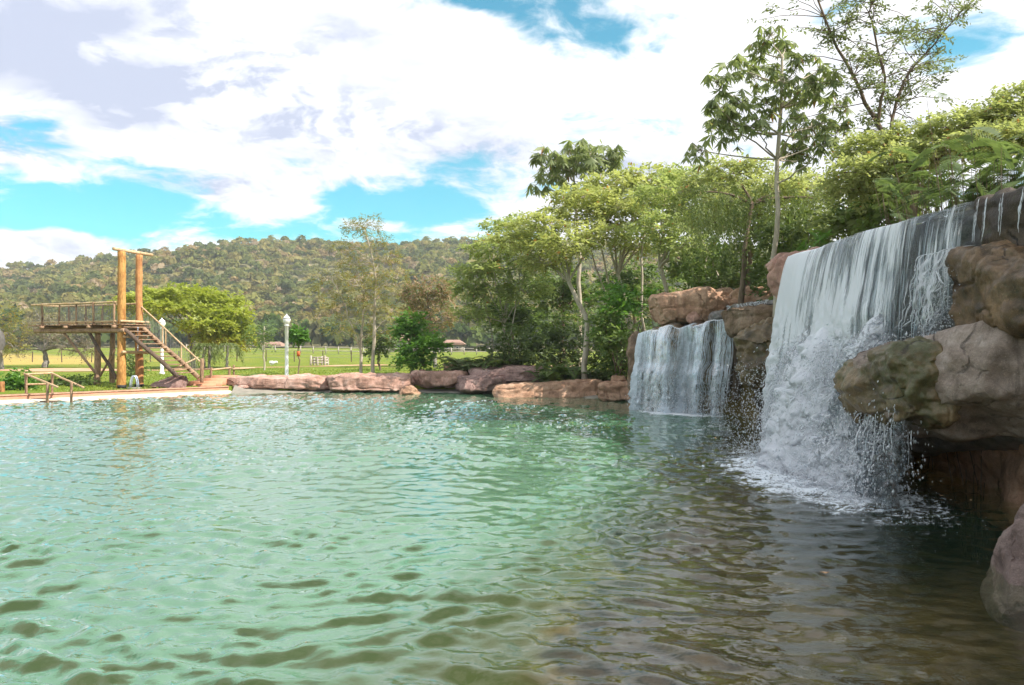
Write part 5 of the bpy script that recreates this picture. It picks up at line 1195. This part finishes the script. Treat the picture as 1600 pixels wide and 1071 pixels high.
V, F = log(px(4, 616, 32.4), px(4, 597, 32.4), .1, .1, 10, 71); o = tag(obj('bollard', V, F, M_orange2, loc=px(4, 616, 32.4), smooth=True), 'short round wooden bollard at the left edge of the kerb', 'bollard')
# red steps up to the stairs and their rails
RS = thing('red_steps', 'flight of red earth steps beside the foot of the stairs', 'steps', (-14.6, 36.4, .15))
M_step = plain_mat('red_step', (.50, .22, .12), (.60, .30, .18), .9, 3)
for k in range(4):
    V, F = boxv(-15.45 + .22 * k, -13.95 + .16 * k, 36.35 + .42 * k, 36.35 + .42 * k + 1.3 - .2 * k, .15, .40 + .115 * k); obj('step', V, F, M_step, RS)
RR = thing('step_railing', 'low rustic log railing around the red steps', 'railing', px(271, 605, 36.2))
def rl(name, p0, p1, r, mat, seed): tl(name, p0, p1, r, mat, None, seed, RR, 8)
rl('post', px(271, 606, 36.2), px(271, 576, 36.2), .05, M_log, 73); rl('handrail', px(271, 577, 36.2), px(309, 559, 37.6), .04, M_rail, 74)
rl('post', px(330, 598, 37.6), px(330, 575, 37.6), .06, M_log, 75); rl('post', px(359, 590, 39.0), px(359, 573, 39.0), .065, M_log, 76); rl('post', px(365, 588, 39.6), px(365, 571, 39.6), .05, M_log, 77)
rl('handrail', px(331, 578, 37.6), px(360, 575, 39), .04, M_rail, 78); rl('handrail', px(364, 577, 39.4), px(398, 575, 40.6), .035, M_rail, 79); rl('low_rail', px(304, 578, 38.2), px(330, 577, 38.6), .035, M_log, 80)
rl('low_rail', px(315, 603, 36.6), px(330, 592, 37.6), .03, M_rail, 81)

# lamp posts
M_white = plain_mat('white_paint', (.78, .77, .74), (.86, .85, .82), .5, 3)
M_globe = plain_mat('opal_glass', (.84, .83, .80), (.88, .87, .85), .25, 3, 0, .02)
def lathe(c, prof, n=14):
    c = A(*c); a = np.linspace(0, 2 * np.pi, n, endpoint=False); prof = np.asarray(prof, float)
    V = (c + np.stack([prof[:, :1] * np.cos(a), prof[:, :1] * np.sin(a), np.broadcast_to(prof[:, 1:], (len(prof), n))], -1)).reshape(-1, 3)
    i = np.arange(len(prof) - 1)[:, None] * n; j = np.arange(n)[None]; k = (j + 1) % n
    return V, np.stack([i + j, i + k, i + n + k, i + n + j], -1).reshape(-1, 4)
def lamp(label, x, yb, yt, Y):
    b = px(x, yb, Y); b[2] = gzs(b[0], b[1]); h = px(x, yt, Y)[2] - b[2]; t_ = thing('lamp_post', label, 'lamp post', b, 'white garden lamp posts')
    V, F = lathe(b, [(0.001, 0), (.16, 0), (.16, .12), (.10, .18), (.095, h - .62), (.13, h - .60), (.13, h - .54), (.001, h - .54)]); obj('pole', V, F, M_white, t_, smooth=False)
    V, F = lathe(b + up * (h - .54), [(.05, 0), (.12, .03), (.20, .20), (.21, .30), (.19, .33)]); obj('lantern', V, F, M_globe, t_, smooth=True)
    V, F = lathe(b + up * (h - .21), [(.215, -.02), (.21, .0), (.10, .14), (.04, .18), (.03, .24), (.001, .26)]); obj('lantern_cap', V, F, M_white, t_, smooth=True)
    V, F = lathe(b + up * (h - .225), [(.20, 0), (.222, .005), (.222, .03), (.20, .035)]); obj('lantern_band', V, F, M_wire, t_)
lamp('white lamp post standing clear on the lawn left of the slender trees', 448, 583, 492, 42); lamp('white lamp post partly hidden behind the stair rail', 253, 580, 498, 46)
# field things
WG = thing('cattle_chute', 'small weathered grey timber pen standing on the field', 'timber pen', px(499, 570, 70))
M_oldw = wood_mat('old_grey_timber', (.32, .27, .22), (.55, .49, .42))
c0 = px(499, 571, 70)
for k, x in enumerate((486, 491, 496, 503, 508, 512)): V, F = log(px(x, 571, 70 + (k % 2) * 1.2), px(x, 556 + (k * 7 % 4), 70 + (k % 2) * 1.2), .10, .09, 8, 90 + k); obj('post', V, F, M_oldw, WG)
for k, y in enumerate((559, 563, 567)): V, F = beam(px(486, y, 70), px(512, y, 70), .06, .14); obj('rail', V, F, M_oldw, WG)
V, F = rockmesh(sp8(419, 432, 564, 571, 60, .5), n=12, amp=.05, scale=.3, k=3); tag(obj('sack', V, F, M_white, loc=px(425, 571, 60), smooth=True), 'white sack lying on the lawn left of the lamp post', 'sack')
V, F = boxv(*(px(464, 0, 45.8)[0], px(469, 0, 45.8)[0]), 45.75, 45.8, px(0, 557, 45.8)[2], px(0, 549, 45.8)[2]); tag(obj('marker', V, F, plain_mat('orange_marker', (.75, .16, .05)), loc=px(466, 557, 45.8)), 'small orange marker tied to the round-headed tree', 'marker')
# wire fence along the field
FN = thing('field_fence', 'long thin post and wire fence across the dry field', 'fence', (-60, 84, gzs(-60, 84)))
fx = np.arange(-86, -8, 3.1); fy = 84 + .06 * (fx + 60)
fz = gz(fx, fy)
for k in range(len(fx)):
    V, F = log((fx[k], fy[k], fz[k] - .1), (fx[k] + .05 * math.sin(k * 3), fy[k], fz[k] + 1.25 + .1 * math.sin(k * 5)), .055, .05, 6, 100 + k); obj('post', V, F, M_dkwood, FN)
for h in (.45, .8, 1.12): V, F = tube(np.c_[fx, fy, fz + h], .012, 4, cap=False); obj('wire', V, F, M_wire, FN)
FN2 = thing('field_fence', 'pale post and rail fence at the far side of the lawn', 'fence', (-5, 150, gzs(-5, 150)))
fx = np.arange(-62, 6, 2.4); fy = 150 + .02 * fx; fz = gz(fx, fy)
for k in range(len(fx)): V, F = boxv(fx[k] - .09, fx[k] + .09, fy[k] - .09, fy[k] + .09, fz[k], fz[k] + 1.35); obj('post', V, F, M_oldw, FN2)
for h in (.6, 1.2): V, F = tube(np.c_[fx, fy, fz + h], .05, 4, cap=False); obj('rail', V, F, M_oldw, FN2)
# far houses
M_tile = plain_mat('clay_tile', (.28, .16, .115), (.38, .23, .17), .9, .8); M_wall = plain_mat('house_wall', (.24, .20, .17), (.34, .29, .25), .9, .6); M_win = plain_mat('dark_glass', (.03, .035, .04), None, .2)
def house(label, x0, x1, yb, ye, yr, Y, wall):
    a_ = px(x0, yb, Y); b_ = px(x1, ye, Y); r_ = px((x0 + x1) / 2, yr, Y)[2]; z0 = gzs(a_[0], Y); H = thing('house', label, 'house', (a_[0], Y, z0), 'houses at the foot of the hill'); dp = 7.0
    V, F = boxv(a_[0], b_[0], Y, Y + dp, z0, b_[2]); obj('wall', V, F, wall, H)
    e = .7; xa, xb = a_[0] - e, b_[0] + e; V = A((xa, Y - e, b_[2]), (xb, Y - e, b_[2]), (xb, Y + dp + e, b_[2]), (xa, Y + dp + e, b_[2]), (xa + 1.5, Y + dp / 2, r_), (xb - 1.5, Y + dp / 2, r_), (xa, Y - e, b_[2] - .2), (xb, Y - e, b_[2] - .2))
    F = np.array([(0, 1, 5, 4), (2, 3, 4, 5), (3, 0, 4, 4), (1, 2, 5, 5), (6, 7, 1, 0)]); F = np.array([(0, 1, 5, 4), (2, 3, 4, 5), (6, 7, 1, 0), (0, 3, 2, 1)]); obj('roof', V, F, M_tile, H)
    V2 = A((xa, Y + dp + e, b_[2]), (xa, Y - e, b_[2]), (xa + 1.5, Y + dp / 2, r_), (xb, Y - e, b_[2]), (xb, Y + dp + e, b_[2]), (xb - 1.5, Y + dp / 2, r_)); obj('roof_end', V2, np.array([(0, 1, 2), (3, 4, 5)]), M_tile, H)
    wd = (b_[0] - a_[0]) / 4
    for k in range(3):
        cx_ = a_[0] + wd * (k + 1); V, F = boxv(cx_ - wd * .25, cx_ + wd * .25, Y - .06, Y + .02, z0 + (b_[2] - z0) * .25, z0 + (b_[2] - z0) * .75); o = obj('window', V, F, M_white, H); V, F = boxv(cx_ - wd * .2, cx_ + wd * .2, Y - .09, Y - .05, z0 + (b_[2] - z0) * .3, z0 + (b_[2] - z0) * .7); obj('pane', V, F, M_win, o)
house('pale house with a tiled roof right of the rusty tree', 692, 722, 549, 538, 531, 205, M_wall); house('low long house behind the slender trees with brown roof', 596, 632, 548, 532, 523, 208, M_wall); house('low pale house glimpsed right of the white lamp post', 404, 436, 549, 541, 534, 212, M_wall)
# thatched parasol at the left edge
TH = thing('thatched_parasol', 'grey thatched parasol cut by the left edge of the picture', 'parasol', px(-8, 590, 46))
b = px(-8, 590, 46); b[2] = gzs(b[0], b[1]); tl('pole', b, A(b[0], b[1], px(0, 528, 46)[2]), .06, M_log, None, 120, TH, 8)
M_thatch = bark_mat('thatch', (.08, .07, .065), (.17, .15, .14)); V, F = lathe(A(b[0], b[1], px(0, 541, 46)[2]), [(.42, -.25), (.48, .1), (.42, .6), (.25, .95), (.02, 1.15)], 16); V = V + .05 * fbm(V * 4, 9, 3)[:, None]; obj('thatch', V, F, M_thatch, TH)
# fallen leaves afloat by the falls
M_flt = plain_mat('fallen_leaf', (.55, .27, .12), (.66, .42, .25), .8)
FG = 'fallen leaves afloat near the falls'
for k, (x, y, lab) in enumerate(((1289, 897, 'tiny pale orange leaf afloat on the dark water'), (1471, 777, 'small orange leaf afloat under the overhanging boulder'), (1516, 787, 'brown leaf afloat beside the dark recessed rock'))):
    Y = CAMH * FPX / (y - HY); p = px(x, y, Y); p[2] = waveh(p[:1], p[1:2])[0] + .012; s = .05; a = k * 1.9
    V = np.array([p + A(math.cos(a) * s, math.sin(a) * s, .01), p + A(-math.sin(a) * s * .4, math.cos(a) * s * .4, 0), p - A(math.cos(a) * s, math.sin(a) * s, -.012), p + A(math.sin(a) * s * .4, -math.cos(a) * s * .4, 0)])
    V = np.vstack([V, V + A(0, 0, .002)]); F = np.array([(3, 2, 1, 0), (4, 5, 6, 7), (0, 1, 5, 4), (1, 2, 6, 5), (2, 3, 7, 6), (3, 0, 4, 7)]); tag(obj('floating_leaf', V, F, M_flt, loc=p), lab, 'leaf', FG)

# ---- the air over the field and hill
m, t, out = new_mat('air')
pv = nn(t, 'ShaderNodeVolumePrincipled', {'Color': (.93, .96, 1.0, 1), 'Density': .00036, 'Anisotropy': .2})
t.links.new(pv.outputs[0], out.inputs['Volume'])
V, F = boxv(-2700, 2700, -800, 3600, -3.0, 112)
hz = tag(obj('haze', V, F, m), 'thin pale haze in the air', 'haze', kind='stuff')
